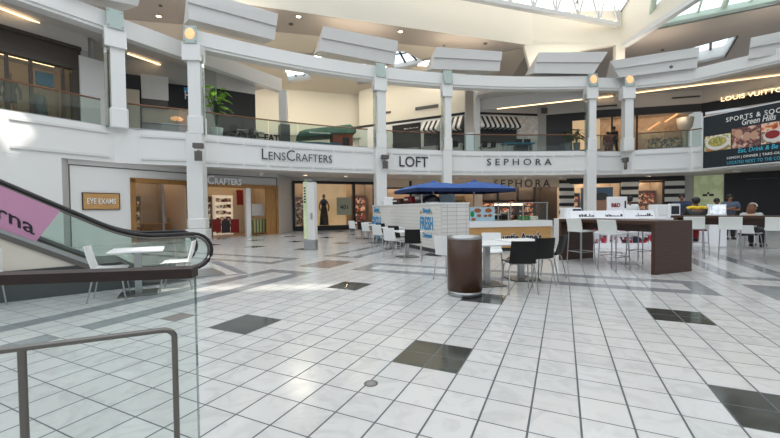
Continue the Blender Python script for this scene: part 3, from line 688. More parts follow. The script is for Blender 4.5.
wallletters(SA,'SEPHORA',494,187.5,550,179.5,'darkbrown','dark bronze spaced lettering over the beauty store entrance, under the balcony',spacing=1.35,depth=.05)
for i,xx in enumerate((1.2,2.6,4.0)):
    cabinet(SA,xx-.6,1.5+.25*(i%2),1.2,.4,1.9,'bwood',['first','second','third'][i]+' dark product shelf from the left inside the beauty store entrance',3,'pinkshelf')
b=MB()
for xx in (1.3,2.7,3.9): b.ab((xx-.04,-.02,0),(xx+.04,.2,2.75))
o=tag(b.build('door_posts','black',at=SA),'black door posts of the beauty store entrance behind the glass counter','door')
def bw(fr,pa,pb,label):
    xA,_=fr.cast(pa,200); xB,_=fr.cast(pb,200); o=MB().ab((xA,-.08,0),(xB,.0,3.2)).build('striped_pilaster','stripebw',at=fr); return tag(o,label,'pilaster','black and white banded pilasters of the beauty store')
bw(SA,559,573.5,'black and white banded pilaster nearest the right end of the blue parasol')
xg=[SB.cast(p,200)[0] for p in (574,587,621,638,664,684)]
shopwall('wall_beauty_store_right',SB,[(.05,xg[2],.1,3.0),(xg[3],xg[4],.1,3.05)],'black')
alcove('beauty_store_window',SB,.05,xg[2],.1,3.0,1.8,'warmwall',None,lights=2,lm='warm2'); alcove('beauty_store_bay',SB,xg[3],xg[4],.1,3.05,1.8,'warmwall',None,lights=2,lm='warm2')
bw(SB,621,638,'black and white banded pilaster right of the blue portrait poster'); bw(SB,664.5,684,'black and white banded pilaster beside the grey wall and pale green poster')
cabinet(SB,xg[3]+.1,.9,xg[4]-xg[3]-.2,.4,2.3,'terracotta','warm lit wall of small goods between two banded pilasters',4,'pinkshelf',z=.12)
cabinet(SB,.15,1.1,xg[1]-.3,.4,2.2,'bwood','dim product shelf left of the blue portrait poster',3,'pinkshelf',z=.12)
for i,(p,q,w) in enumerate(((.1,xg[2],'behind the blue portrait poster'),(xg[3],xg[4],'between the two banded pilasters'))):
    t=thing('storefront_window','shop window pane of the beauty store '+w,'storefront',SB); MB().ab((p,.05,.1),(q,.07,3.0)).build('pane','glassshop',t); MB().ab((p,-.03,2.92),(q,.2,3.02)).ab((p,-.03,.08),(q,.2,.2)).build('frame','black',t)
# portrait poster
xA,zA=SB.cast(581,226,.4); xB,zB=SB.cast(613,187,.4); t=thing('portrait_poster','dark blue portrait poster with a face in the beauty store window','poster',SB.W(xA,.4,zA)[:]+(SB.a,)); w=xB-xA;h=zB-zA
M['printskin']=mat('printed_skin','#a87860',.5,emit=.25)
M['posterblue']=mat('poster_blue','#2a4c6c',.5,emit=.3,var=.2,scale=2)
MB().ab((0,0,0),(w,.05,h)).build('board','posterblue',t)
def disc(b,cx,cz,rx,rz_,y,n=20): b.extr([(cx+rx*math.cos(2*PI*i/n),y,cz+rz_*math.sin(2*PI*i/n)) for i in range(n)],(0,-.006,0)); return b
disc(MB(),w*.62,h*.48,w*.24,h*.3,0).build('printed_face','printskin',t); disc(MB(),w*.62,h*.76,w*.25,h*.1,-.006).build('printed_hair','hairb',t); disc(MB(),w*.62,h*.06,w*.36,h*.16,0).build('printed_top','pink',t)
# right hand wall: grey wall, green poster, black hoarding
xG0,_=RW.cast(693,200); xG1,_=RW.cast(724,200)
b=MB(); b.ab((0,0,0),(xG1,.3,SO)); struct(b.build('wall_right','greywall',at=RW)); b=MB(); b.ab((xG1,-.02,0),(9.5,.3,SO)); struct(b.build('wall_hoarding','black',at=RW))
xA,zA=RW.cast(693.5,214,-.05); xB,zB=RW.cast(723.5,174.5,-.05); t=thing('store_poster','tall pale green poster with dark emblem beside the black hoarding','poster',RW.W(xA,-.05,zA)[:]+(RW.a,)); w=xB-xA;h=zB-zA
MB().ab((0,0,0),(w,.04,h)).build('board','palegreen',t); letters('JUICE',w*.8,h*.05,'letter',parent=t,loc=(w*.12,-.012,h*.2),spacing=2.2)
b=MB(); 
for k in (-1,1): b.ab((w*.5+k*w*.11-w*.08,-.012,h*.46),(w*.5+k*w*.11+w*.08,0,h*.52))
disc(b,w*.5,h*.54,w*.035,h*.035,0); b.build('emblem','letter',t)
xA,zA=RW.cast(746,179.3,-.05); xB,zB=RW.cast(778,177.6,-.05); b=MB(); n=18
for k in range(n):
    if k not in (9,11): b.ab((xA+(xB-xA)*k/n,-.04,zA),(xA+(xB-xA)*(k+.6)/n,-.02,zB))
tag(b.build('hoarding_lettering','grate',at=RW),'thin line of small grey lettering on the black hoarding','sign')
# ------------------------------------------------------------------ fascia lettering and balcony railings
def chord(px0,px1): return Frame(onarc(px0),onarc(px1))
wallletters(chord(255,340),'LensCrafters',262,159.3,332,152,'letter','black lettering on the fascia over the oak-framed optical store',smallcaps=True,bold=-.006,depth=.02,off=-.03,h=.54)
wallletters(chord(395,432),'LOFT',399.5,166.5,428,157,'letter','short four-letter black sign on the balcony fascia above the parasols',depth=.02,off=-.03)
wallletters(chord(480,560),'SEPHORA',487,165.3,551.5,158.7,'letter','widely spaced black lettering on the balcony fascia right of the parasols',spacing=1.6,bold=.0,depth=.02,off=-.03)
def vent_plate(px,py,label):
    d=ray(px,py); p=onarc(px) if px>205 else colB
    t=(p[1]-.55)/d.y; q=Vector((0,0,EYE))+d*t; th=thing('security_camera',label,'camera',(q.x,q.y,q.z,.3))
    MB().box((0,.2,0),(.08,.5,.08)).build('arm','grate',th); MB().rbox((0,0,.22),(.42,.32,.22),.04).build('housing','dsteel',th); MB().box((0,-.05,-.22),(.3,.06,.42)).box((0,-.09,-.12),(.26,.03,.04)).box((0,-.09,-.26),(.26,.03,.04)).build('louvre_plate','dsteel',th)
vent_plate(198.5,151,'grey camera housing on the fascia by the broad left column'); vent_plate(385,161,'grey camera housing on the fascia between the first two signs')
sp=Vector((14.8,22.75,0)); q=aty(625.5,160,22.6); th=thing('security_camera','small grey camera hanging on the fascia under the two people upstairs','camera',q); MB().box((0,.2,.1),(.06,.5,.06)).build('arm','grate',th); MB().rbox((0,0,.0),(.3,.3,.3),.05).build('housing','dsteel',th); MB().lathe([(0,-.6),(.09,-.55),(.09,-.2),(.05,-.15)]).build('lens_tube','dsteel',th)
def railing(P,label,hz=1.02,o=.12):
    P=[Vector((p[0],p[1],0)) for p in P]; c=P[0]; t=thing('glass_railing',label,'railing',(c.x,c.y,HF+.06),'glass railings of the upper balcony')
    b=MB()
    for p,q in zip(P,P[1:]):
        d=(q-p).normalized(); n=Vector((-d.y,d.x,0))*o; L=(q-p).length; k=max(1,round(L/1.3))
        for i in range(k):
            s=p+(q-p)*(i/k)+d*.015+n-c; e=p+(q-p)*((i+1)/k)-d*.015+n-c
            b.seg(s,e,.02,hz,.014)
    b.build('glass_panel','glass',t)
    nn=normals([(p.x,p.y) for p in P]); path=[p-c+Vector((n.x,n.y,0))*o+Vector((0,0,hz+.02)) for p,n in zip(P,nn)]
    MB().tube(path,.035,8).build('handrail','railwood',t)
    b=MB()
    for p,q in zip(P,P[1:]):
        d=(q-p).normalized(); n=Vector((-d.y,d.x,0))*o; b.seg(p+n*.7-c,q+n*.7-c,0,.05,.06)
    b.build('base_shoe','steel',t)
pA=lambda px: onarc(px)
railing([(-18.2,4.0),lerp((-12.92,12.26),colA,.88)],'glass railing with wooden handrail at the far left of the balcony')
railing([lerp(colA,colB,.17),lerp(colA,colB,.86)],'short glass railing between the two left columns, in front of the black shop sign')
railing([pA(x) for x in (204,220,245,270,300,330,350,369)],'long curved glass railing above the first fascia sign')
railing([pA(x) for x in (387,400,420,438)],'glass railing above the four-letter fascia sign')
railing([pA(x) for x in (452,475,500,530,560,581)],'curved glass railing above the widely spaced fascia sign')
railing([(13.05,23.0),(14.5,23.1)],'short glass railing between the two lit right columns')
railing([lerp(colS,(17.85,21.75),.12),(17.85,21.75),(20.1,18.9),(21.6,14.5),(22.0,9)],'glass railing at the right, running behind the big menu board')
# ------------------------------------------------------------------ unseen lamps added under the balcony to brighten the shopfronts
M['soffitfill']=mat('added_lamp','#fff0dc',.4,emit=22,var=.02)
NM=['first','second','third','fourth','fifth','sixth','seventh','eighth','ninth','tenth','eleventh','twelfth','thirteenth','fourteenth']
PO=off(1.7); spots=[lerp(PO[1],PO[2],.55)]+[PO[i] for i in range(5,25,2)]+[lerp(PO[26],PO[28],.5),lerp(PO[28],PO[29],.5)]
for i,(x,y) in enumerate(spots):
    t=thing('added_lamp',NM[i]+' from the left of the round lamps added to the balcony underside','lamp',(x,y,SO)); MB().lathe([(.15,-.001),(.15,-.085),(.12,-.085),(.12,-.001)],n=16).build('trim_ring','trimw',t); MB().lathe([(0,-.006),(.12,-.006)],n=16).build('lens','soffitfill',t)
# ------------------------------------------------------------------ upper storey
def upwall(fr,name,material,z0=HF,z1=9.2,x0=0,x1=None,th=.25): 
    return struct(MB().ab((x0,0,z0),(fr.L if x1 is None else x1,th,z1)).build(name,material,at=fr))
def ubox(fr,a,bb,name,material,label,cat):
    return tag(MB().ab(a,bb).build(name,material,at=fr),label,cat)
UL=Frame((-21.5,3.0),(-13.04,16.1)); x1,_=UL.cast(81.5,80)
xs0,_=UL.cast(-60,90); xd,_=UL.cast(72,90)
shopwall('wall_boutique',UL,[(xs0,xd,HF,7.35)],'darkbrown',z1=8.3,z0=HF,x1=x1); 
upwall(UL,'wall_boutique_bulkhead','greyceil',8.3,9.0,0,UL.L,.3); upwall(UL,'wall_left_upper','greywall',HF,8.3,x1,UL.L)
b=MB(); b.ab((0,-.12,8.2),(x1,0,8.34)); b.ab((xs0,-.05,7.35),(x1-.2,0,7.5)); struct(b.build('trim_10','darkbrown',at=UL))
alcove('boutique',UL,xs0,xd,HF,7.35,2.0,'tan','terracotta',lights=1,lm='cove')  # strip light in here is added to keep the room from going dark
t=thing('storefront_window','tall shop window of the dark brown boutique upstairs on the far left','storefront',UL); MB().ab((xs0,.08,HF),(xd,.1,7.3)).build('pane','glassshop',t)
b=MB()
for px in (8,32,64): xx,_=UL.cast(px,90); b.ab((xx-.05,.02,HF),(xx+.05,.16,7.35))
b.build('mullion','darkbrown',t)
def mannequin(fr,x,y,z,torso,legs,label,h=1.78,headm='skin2'):
    t=thing('mannequin',label,'mannequin',fr.W(x,y,z)[:]+(fr.a,)); s=h/1.75
    if torso:
        MB().lathe([(.19,.72*s),(.21,.95*s),(.16,1.12*s),(.2,1.3*s),(.2,1.4*s),(.06,1.5*s)],n=14).tube([(-.2,0,1.4*s),(-.3,-.02,1.1*s),(-.27,-.1,.85*s)],[.06,.05,.045]).tube([(.2,0,1.4*s),(.3,-.02,1.1*s),(.27,-.1,.85*s)],[.06,.05,.045]).build('coat',torso,t)
    b=MB(); b.tube([(-.09,0,.85*s),(-.1,-.01,.45*s),(-.1,.02,.06)],[.085,.06,.04]); b.tube([(.09,0,.85*s),(.12,-.03,.45*s),(.11,0,.06)],[.085,.06,.04]); b.box((-.1,-.05,.03),(.09,.24,.06)).box((.11,-.07,.03),(.09,.24,.06)); b.build('legs',legs,t)
    b=MB(); b.ball((0,-.01,1.64*s),(.085,.1,.125)); b.tube([(0,0,1.46*s),(0,0,1.56*s)],.05); b.box((0,-.105,1.63*s),(.02,.03,.04)); b.build('head',headm,t); return t
xx,_=UL.cast(13,90); mannequin(UL,xx,.45,HF+.1,'charcoal','skin2','mannequin in a dark coat in the boutique window at the far left upstairs',2.0)
xx,_=UL.cast(43,100); t=thing('dress_form','sleeveless teal dress on a pale form in the boutique window upstairs','mannequin',UL.W(xx,.45,HF)[:]+(UL.a,))
MB().lathe([(.26,.35),(.24,.8),(.17,1.1),(.2,1.3),(.17,1.4)],n=14).build('dress','tealgrey',t); MB().lathe([(.2,0),(.2,.03),(.02,.05),(.02,.35)]).tube([(0,0,1.36),(0,0,1.52)],.05).tube([(-.18,0,1.38),(-.27,0,1.1),(-.24,-.06,.8)],.04).tube([(.18,0,1.38),(.27,0,1.1),(.24,-.06,.8)],.04).build('stand','skin2',t)
xx,_=UL.cast(51,88); ubox(UL,(xx-.28,.7,6.6),(xx+.28,.75,7.15),'screen','inkblue','bright blue screen high inside the boutique window upstairs','screen')
xx,_=UL.cast(94,100); o=MB().ab((xx-.5,-.1,HF),(xx+.45,0,8.0)).build('trim_11','white',at=UL); struct(o)
def downlight(px,py,z,label):
    p=atz(px,py,z); t=thing('downlight',label,'lamp',(p.x,p.y,z-.02)); MB().lathe([(.16,0),(.17,-.03),(.12,-.04),(.11,0)],n=16).build('trim_ring','trimw',t); MB().lathe([(0,-.01),(.11,-.01)],n=16).build('bulb_lens','lamp',t)
downlight(158.5,15.5,HD-.02,'round downlight in the taupe ceiling between the two left columns'); downlight(298.5,16,HD-.02,'round downlight in the taupe soffit above the first long fascia sign'); downlight(400.5,31,HD-.02,'round downlight in the taupe soffit above the slim white column')
def sprinkler(px,py,z,label,nm='ceiling_speaker',r=.09):
    p=atz(px,py,z); o=MB().lathe([(r,0),(r,-.05),(0,-.07)],n=12).build(nm,'dgrate'); o.location=(p.x,p.y,z-.02); tag(o,label,'ceiling fitting')
sprinkler(160.5,5,HD,'small dark fitting beside the downlight between the left columns'); sprinkler(291,23.5,HD,'dark oval fitting in the taupe soffit under the downlight',r=.13); sprinkler(485.5,43,HD,'small black square-looking fitting in the soffit right of the middle',r=.13); sprinkler(444,45,HD,'tiny dark fitting in the soffit above the column behind the parasols'); sprinkler(662.5,49.5,HD,'tiny dark fitting in the taupe ceiling above the slanted box with the oblique left end')
def covelight(px0,py0,px1,py1,z,label,w=.07):
    a=atz(px0,py0,z); c=atz(px1,py1,z); d=(c-a).normalized(); n=Vector((-d.y,d.x,0))*w
    o=MB().extr([a-a,c-a,c-a+n,n],(0,0,.04)).build('cove_light','cove'); o.location=(a.x,a.y,z-.045); tag(o,label,'lamp','warm cove lights under the gallery ceilings')
covelight(-40,-8,47,25,8.9,'warm cove strip light at the far left under the gallery ceiling'); covelight(128,53,186,73,8.9,'warm cove strip light between the two left columns'); covelight(206,84,232,92,8.9,'short warm cove strip light right of the broad left column')
covelight(497,108.5,582,99,8.2,'warm cove strip light above the marble shop wall upstairs'); covelight(598,97.5,615,95.5,8.9,'short warm cove strip light between the lit right columns'); covelight(633,92.8,780,74.5,8.9,'long warm cove strip light above the luxury boutique')
# left gallery back wall
UX=Frame((-13.6,18.2),(-9.4,20.2)); UC=Frame((-9.4,20.2),(-7.7,21.3))
struct(MB().seg((-13.0,16.3),(-13.6,18.2),HF,9.0,.2).build('wall_gallery_left','greywall')); upwall(UX,'wall_gallery_mid','greywall',HF,9.0); upwall(UC,'wall_gallery_inner','black',HF,8.0); upwall(UC,'wall_gallery_bulkhead','greyceil',8.0,9.0)
xA,_=UX.cast(125,90); xB,_=UX.cast(141,90); ubox(UX,(xA,-.3,HF),(xB,-.01,8.1),'pier','charcoal','dark pier behind the left column, beside the blank white sign upstairs','pillar')
def upx(fr,px0,py0,px1,py1,y,th,material,label,name,cat):
    xA,zA=fr.cast(px0,py0,y); xB,zB=fr.cast(px1,py1,y); o=MB().ab((0,0,0),(xB-xA,th,zB-zA)).build(name,material); o.location=fr.W(xA,y,zA); o.rotation_euler=(0,0,fr.a); return tag(o,label,cat)
upx(UX,141.5,98,168,77,-.35,.3,'offwhite','large blank white sign between the two left columns upstairs','shop_sign','sign')
upx(UX,168,106,190,86,-.33,.3,'blackgloss','glossy black shop sign left of the broad column upstairs','shop_sign','sign')
upx(UX,141.5,106,168,99,-.33,.3,'darkbrown','brown beam under the blank white sign panel upstairs','sign_beam','sign')
wallletters(UX,'H',185,99,189,91,'signtxt','white initial on the glossy black sign, half hidden by the broad column',off=-.38,bold=.02)
upx(UX,184,92,190,88,-.36,.02,'inkblue','blue patch on the glossy black sign beside the broad column','sign_patch','sign')
upx(UX,112,130,139,90,-.5,.15,'tan','tan cupboard front behind the balcony railing between the left columns','cupboard','cabinet')
upx(UX,142,122,190,107,-.12,.1,'tan','tan back wall of the counter shop between the left columns','back_counter','counter')
p=UX.W(*UX.cast(177,127,-.6)[:1],-.6,HF); t=thing('pendant_lamp','orange glowing round lamp over the counter between the left columns','lamp',(p.x,p.y,HF)); MB().lathe([(0,1.25),(.26,1.28),(.3,1.34),(.18,1.42),(0,1.45)],n=18).build('shade','sconcelit',t); MB().tube([(0,0,0),(0,0,1.3)],.03).lathe([(.2,0),(.2,.04)]).build('stem','steel',t)
t=thing('shop_counter','grey shop counter behind the short railing between the left columns','counter',UX.W(2.1,-.9,HF)[:]+(UX.a,)); MB().ab((0,0,.0),(1.6,.5,.95)).build('body','greywall',t); MB().ab((-.05,-.05,.95),(1.65,.55,1.0)).build('worktop','steel',t)
# food hall at the back
FA=Frame((-17,26.0),(-2.4,30.2)); FB_=Frame((-2.4,29.6),(5.3,25.7)); FC=Frame((6.2,25.9),(10.7,26.6)); FD=Frame((11.4,26.7),(14.0,25.95)); FE=Frame((14.0,25.95),(20.7,24.4)); FG=Frame((20.7,24.4),(26.5,18.0))
upwall(FA,'wall_food_hall','cream',HF,12); struct(MB().ab((0,-.6,HF),(FA.L,0,7.6)).build('trim_12','cream',at=FA)); struct(MB().ab((4,-.8,7.0),(FA.L,-.6,7.1)).build('trim_13','trimw',at=FA))
upwall(FB_,'wall_food_stalls','cream',HF,12.5)
b=MB(); b.ab((-1.5,-.06,7.82),(FB_.L,0,8.0)); struct(b.build('trim_14','black',at=FB_))
b=MB(); b.ab((-1.5,-.04,HF),(FB_.L,0,7.82)); struct(b.build('wall_stall_front','white',at=FB_))
def vent(fr,px0,py0,px1,py1,label,m='grate'):
    xA,zA=fr.cast(px0,py0); xB,zB=fr.cast(px1,py1); t=thing('air_vent',label,'vent',fr.W(xA,-.0,zA)[:]+(fr.a,)); w,h=xB-xA,zB-zA
    MB().ab((0,-.04,0),(w,-.02,h)).build('grille',m,t); b=MB(); n=5
    for k in range(n): b.ab((0,-.06,h*k/n),(w,-.04,h*(k+.35)/n))
    b.build('slat','dgrate',t)
vent(FB_,415.5,110.5,438.5,104,'long grey air vent on the cream wall left of the column behind the parasols'); vent(FB_,385,114,391,111,'short grey air vent just right of the slim white column'); vent(FA,363,117.5,372.5,114,'short grey air vent just left of the slim white column')
vent(FC,541,113.5,576,109,'dim air vent over the marble shop wall upstairs','dgrate')
def stall(fr,px0,px1,ptop,pbot,label,awning=True):
    xA,zT=fr.cast(px0,ptop); xB,_=fr.cast(px1,ptop); _,zM=fr.cast((px0+px1)/2,pbot)
    t=thing('food_stall',label,'food stall',fr.W(xA,0,HF)[:]+(fr.a,)); w=xB-xA; zT-=HF; zM-=HF
    MB().ab((0,-.06,0),(w,-.05+.02,zM)).build('opening','charcoal',t)
    MB().ab((.1,-.7,0),(w-.1,-.2,1.0)).build('counter','greywall',t); MB().ab((.05,-.75,1.0),(w-.05,-.15,1.06)).build('worktop','steel',t)
    MB().ab((.2,-.6,1.06),(w-.2,-.56,1.5)).build('sneeze_guard','glassshop',t)
    if awning: MB().extr([(0,-.05,zT),(0,-.75,zM+.1),(0,-.75,zM-.05),(0,-.05,zM-.05)],(w,0,0)).build('awning','stripeawn',t)
    else: MB().ab((0,-.12,zM+.02),(w,-.04,zT)).build('sign_board','black',t)
    return t
stall(FB_,424,440,122,131.5,'food stall with striped awning just left of the column behind the parasols'); stall(FB_,450,464.5,117.5,130,'food stall with striped awning just right of the column behind the parasols')
t=stall(FB_,393,421,126,132,'food stall under a black sign board above the four-letter fascia sign',False)
wallletters(FB_,'BLACK',404,129.5,419,126.7,'signtxt','small pale lettering on the black food stall board',off=-.16)
stall(FA,361,372,128,139,'food stall with striped awning just left of the slim white column')
xA,_=FB_.cast(467,120)
b=MB(); p=FC.W(-.12,-.25,HF); b.box((0,0,2.9),(.38,.3,5.8)); o=b.build('pier','white',at=(p.x,p.y,HF,0)); tag(o,'white square pier between the two rows of striped awnings','column')
upwall(FC,'wall_marble_shop','offwhite',HF,8.0); upwall(FC,'wall_marble_bulkhead','greyceil',8.0,9.0); struct(MB().ab((0,-.05,7.9),(FC.L,0,8.05)).build('trim_15','black',at=FC))
stall(FC,477.5,516,116,129,'food stall with striped awning left of the marble panel')
M['marble']=blotch('marble_panel',['#dcd9d3','#e6e3de','#cfcac2','#e9e7e2'],1.2,.3)
upx(FC,517,140,538,117,-.05,.05,'marble','pale marble panel right of the striped awning upstairs','marble_slab','wall slab')
struct(MB().seg((10.7,26.6),(11.4,26.7),HF,9.0,.3).build('wall_pier_grey','greywall'))
upwall(FD,'wall_dark_shop','charcoal',HF,8.0); upwall(FD,'wall_dark_bulkhead','greyceil',8.0,9.0,-.0)
upx(FD,572.5,150,600,119,-.06,.05,'posterlit','lit cream poster panel behind the potted plants upstairs','poster','poster')
# luxury boutique
upwall(FE,'wall_luxury_bulkhead','greyceil',8.05,9.0); upwall(FG,'wall_luxury_bulkhead_right','greyceil',8.05,9.0)
struct(MB().ab((0,-.06,7.55),(FE.L,.1,8.05)).build('trim_16','charcoal',at=FE)); struct(MB().ab((0,-.06,7.45),(FG.L,.1,8.05)).build('trim_17','black',at=FG))
upwall(FE,'wall_luxury_back','lvtan',HF,7.8,0,FE.L,.1); 
for o_ in (C.objects['wall_luxury_back'],): o_.location=FE.W(0,1.5,0)
upwall(FG,'wall_luxury_right','lvtan',HF,7.5,0,FG.L,.1)
C.objects['wall_luxury_right'].location=FG.W(0,1.2,0)
struct(MB().ab((0,.1,7.7),(FE.L,1.6,7.8)).build('ceiling_luxury','greyceil',at=FE))
for i in range(3): tag(MB().ab((.3+i*2.1,.13,7.6),(2.2+i*2.1,.3,7.68)).build('ceiling_light','warm2',at=FE),['left','middle','right'][i]+' warm light strip added inside the luxury boutique window','lamp')  # strips hidden behind the header, added to brighten the window
t=thing('storefront_window','wide reflective window of the luxury boutique at upper right','storefront',FE); MB().ab((0,0,HF),(FE.L,.02,7.55)).build('pane','glassshop',t); b=MB()
for px in (612,637,704): xx,_=FE.cast(px,120); b.ab((xx-.05,-.03,HF),(xx+.05,.05,7.55))
b.build('mullion','bwood',t)
xA,zA=FE.cast(651,146,.5); xB,zB=FE.cast(682,137,.5); o=MB().ab((0,0,0),(xB-xA,.5,zB-HF)).build('display_plinth','lvgold'); o.location=FE.W(xA,.5,HF); o.rotation_euler=(0,0,FE.a); tag(o,'glittering gold display plinth low in the luxury boutique window','display')
xx,_=FE.cast(686,120,.6); p=FE.W(xx,.7,HF); t=thing('display_stand','white column-like display stand with flared top in the luxury boutique window','display',(p.x,p.y,HF)); MB().lathe([(.25,0),(.25,.1),(.18,.2),(.18,1.6),(.2,1.7)],n=14).build('stem','white',t); MB().lathe([(.2,1.7),(.42,2.0),(.5,2.6),(0,2.62)],n=14).build('flared_top','white',t)
for k,(px,py,l) in enumerate(((665,122,'slanted copper rod lit in the luxury boutique window, left of the display stand'),(648,130,'lower slanted copper rod lit in the luxury boutique window'))):
    xA,zA=FE.cast(px,py,.8); xB,zB=FE.cast(px+12,py-8,.8); o=MB().tube([FE.W(xA,.8,zA),FE.W(xB,.8,zB)],.06).build('display_rod','rodlit'); tag(o,l,'display')
wallletters(FG,'LOUIS VUITTON',721,101.6,791,101.6-18,'lvlit','glowing cream lettering on the black band at upper right',off=-.12,bold=.006,depth=.06,h=.26)
vent(FE,672,99,700,95.5,'dark air vent above the luxury boutique, right of the lit columns','dgrate'); vent(FE,597,107.5,617,104.5,'dark air vent between the two lit columns','dgrate'); vent(FG,745,91.5,775,86,'dark air vent above the glowing lettering','dgrate')
# green canopy kiosk, planters, seats upstairs
K=Frame(aty(301,146,24.5)[:2],aty(352,146,25.5)[:2]); t=thing('canopy_kiosk','brick kiosk with a long green canopy behind the railing above the first fascia sign','kiosk',(K.p.x,K.p.y,HF,K.a))
MB().extr([(-.3,-.5,1.4),(K.L+.2,-.5,1.85),(K.L+.2,-.5,2.1),(K.L-.1,0,2.5),(.3,0,2.0),(-.1,-.4,1.75)],(0,1.9,0)).build('canopy','green',t)
MB().ab((2.1,-.3,0),(K.L,1.4,2.0)).build('brick_wall','brick',t); MB().ab((.2,.2,0),(2.1,1.2,.9)).build('counter','charcoal',t); MB().ab((-.2,-.45,1.0),(2.6,1.2,1.1)).build('worktop','teal',t)
MB().ab((2.75,-.36,.1),(3.2,-.29,1.5)).build('menu_board','black',t); MB().ab((.5,-.53,1.66),(1.9,-.5,1.74)).build('canopy_lettering','wlam',t)
wallletters(chord(255,300),'EAT',264.5,140.6,279,135.3,'ink','black letters standing behind the railing above the first fascia sign',off=.9,bold=.03,depth=.1,name='standing_letters')
q=Frame(onarc(281),onarc(290)); upx(q,281,142,290,124.5,1.6,.6,'plinth','tall dark grey bin beside the black standing letters upstairs','waste_bin','bin')
def plant(at,label,h,spread,n,m,potm,ph=.5,pr=.28,leaf=.5):
    t=thing('potted_plant',label,'plant',at); MB().lathe([(pr*.75,0),(pr,ph),(pr*.88,ph),(pr*.85,ph-.05),(0,ph-.05)],n=18).build('planter',potm,t)
    b=MB(); lf=MB()
    for i in range(n):
        a=2*PI*i/n*2.4+random.random(); r=spread*random.uniform(.3,1); z=ph+h*random.uniform(.35,1)
        tip=Vector((r*math.cos(a),r*math.sin(a),z)); b.tube([(0,0,ph-.05),(tip.x*.35,tip.y*.35,ph+(z-ph)*.6),tip],.012,5)
        o=Vector((math.cos(a),math.sin(a),random.uniform(-.5,.3))).normalized(); s=Vector((-math.sin(a),math.cos(a),0))
        L=leaf*random.uniform(.7,1.1); g=[]
        for u in range(5):
            w=math.sin(PI*min(.98,max(.04,u/4)))*L*.28; c=tip+o*L*(u/4)+Vector((0,0,-.25*L*(u/4)**2)); g.append([c-s*w+Vector((0,0,.02)),c,c+s*w+Vector((0,0,.02))])
        lf.sheet(g,.006)
    b.build('stems','leafd',t); lf.build('foliage',m,t); return t
M['limeleaf']=mat('bright_leaf','#8fc63a',.45,var=.4,scale=7)
p=onarc(212); plant((p[0]-.1,p[1]+.75,HF),'bright green potted plant upstairs beside the broad left column',2.0,.42,34,'limeleaf','potw',.55,.3,.5)
for px,l in ((575,'left of two dark potted plants before the lit cream poster upstairs'),(583,'right-hand dark potted plant upstairs, against the lit column')):
    p=onarc(px); plant((p[0],p[1]+.8,HF),l,.9,.3,20,'leafd','pot',.7,.21,.42)
# ------------------------------------------------------------------ seats and tables (one of each kind, then copies)
def make_chair(name,label,m):
    t=thing(name,label,'chair')
    g=[]
    for i in range(6):
        v=i/5; y=-.2+.41*v; row=[]
        for j in range(7):
            u=j/6*2-1; row.append((u*(.2+.01*v),y,.45+.012*abs(u)**2+.012*(v-.5)**2*4-(.02 if v==1 else 0)))
        g.append(row)
    MB().sheet(g,.014).build('seat',m,t)
    g=[]
    for i in range(6):
        v=i/5; row=[]
        for j in range(7):
            u=j/6*2-1; row.append((u*(.195-.012*v),-.2-.035*math.sin(v*1.5)-.05*v+.03*u*u,.455+.34*v))
        g.append(row)
    MB().sheet(g,.014).build('backrest',m,t)
    for sx,sy in((-1,1),(1,1),(-1,-1),(1,-1)):
        MB().tube([(sx*.15,sy*.12,.44),(sx*.185,sy*.16,.4),(sx*.215,sy*(.215 if sy>0 else .24),.0)],.0105,7).build('leg','steel',t)
    MB().tube([(-.15,.12,.438),(.15,.12,.438)],.01,6).tube([(-.15,-.12,.438),(.15,-.12,.438)],.01,6).build('under_frame','steel',t)
    return t
def make_table(label):
    t=thing('cafe_table',label,'table'); MB().rbox((0,0,.69),(.7,.7,.03),.012).build('tabletop','wlam',t); MB().box((0,0,.345),(.09,.09,.66)).build('post','steel',t); MB().rbox((0,0,.009),(.5,.5,.018),.01).build('base_plate','dsteel',t); return t
def make_stool(label):
    t=thing('bar_stool',label,'stool')
    MB().rbox((0,0,.745),(.4,.4,.035),.015).build('seat','ivory',t)
    g=[]
    for i in range(5):
        v=i/4; g.append([(-.2+.4*j/6,-.195-.05*v*v-.01+.025*(2*j/6-1)**2,.73+.29*v) for j in range(7)])
    MB().sheet(g,.018).build('backrest','ivory',t)
    for sx,sy in((-1,1),(1,1),(-1,-1),(1,-1)): MB().tube([(sx*.175,sy*.175,.73),(sx*.2,sy*.205,0)],.012,6).build('leg','steel',t)
    MB().tube([(-.19,.19,.28),(.19,.19,.28)],.01,6).tube([(-.19,-.19,.28),(.19,-.19,.28)],.01,6).tube([(-.19,-.19,.28),(-.19,.19,.28)],.01,6).tube([(.19,-.19,.28),(.19,.19,.28)],.01,6).build('footrest','steel',t)
    return t
WC=make_chair('cafe_chair','white','wplastic'); BC=make_chair('cafe_chair','black','blackgloss'); TB=make_table('t'); ST=make_stool('s')
used=set()
def place(proto,x,y,deg,label,group=None,z=0):
    at=(x,y,z,math.radians(deg))
    if proto.name not in used: used.add(proto.name); put(proto,at); proto['label']=label; o=proto
    else: o=dup(proto,at,label)
    if group: o['group']=group
    return o
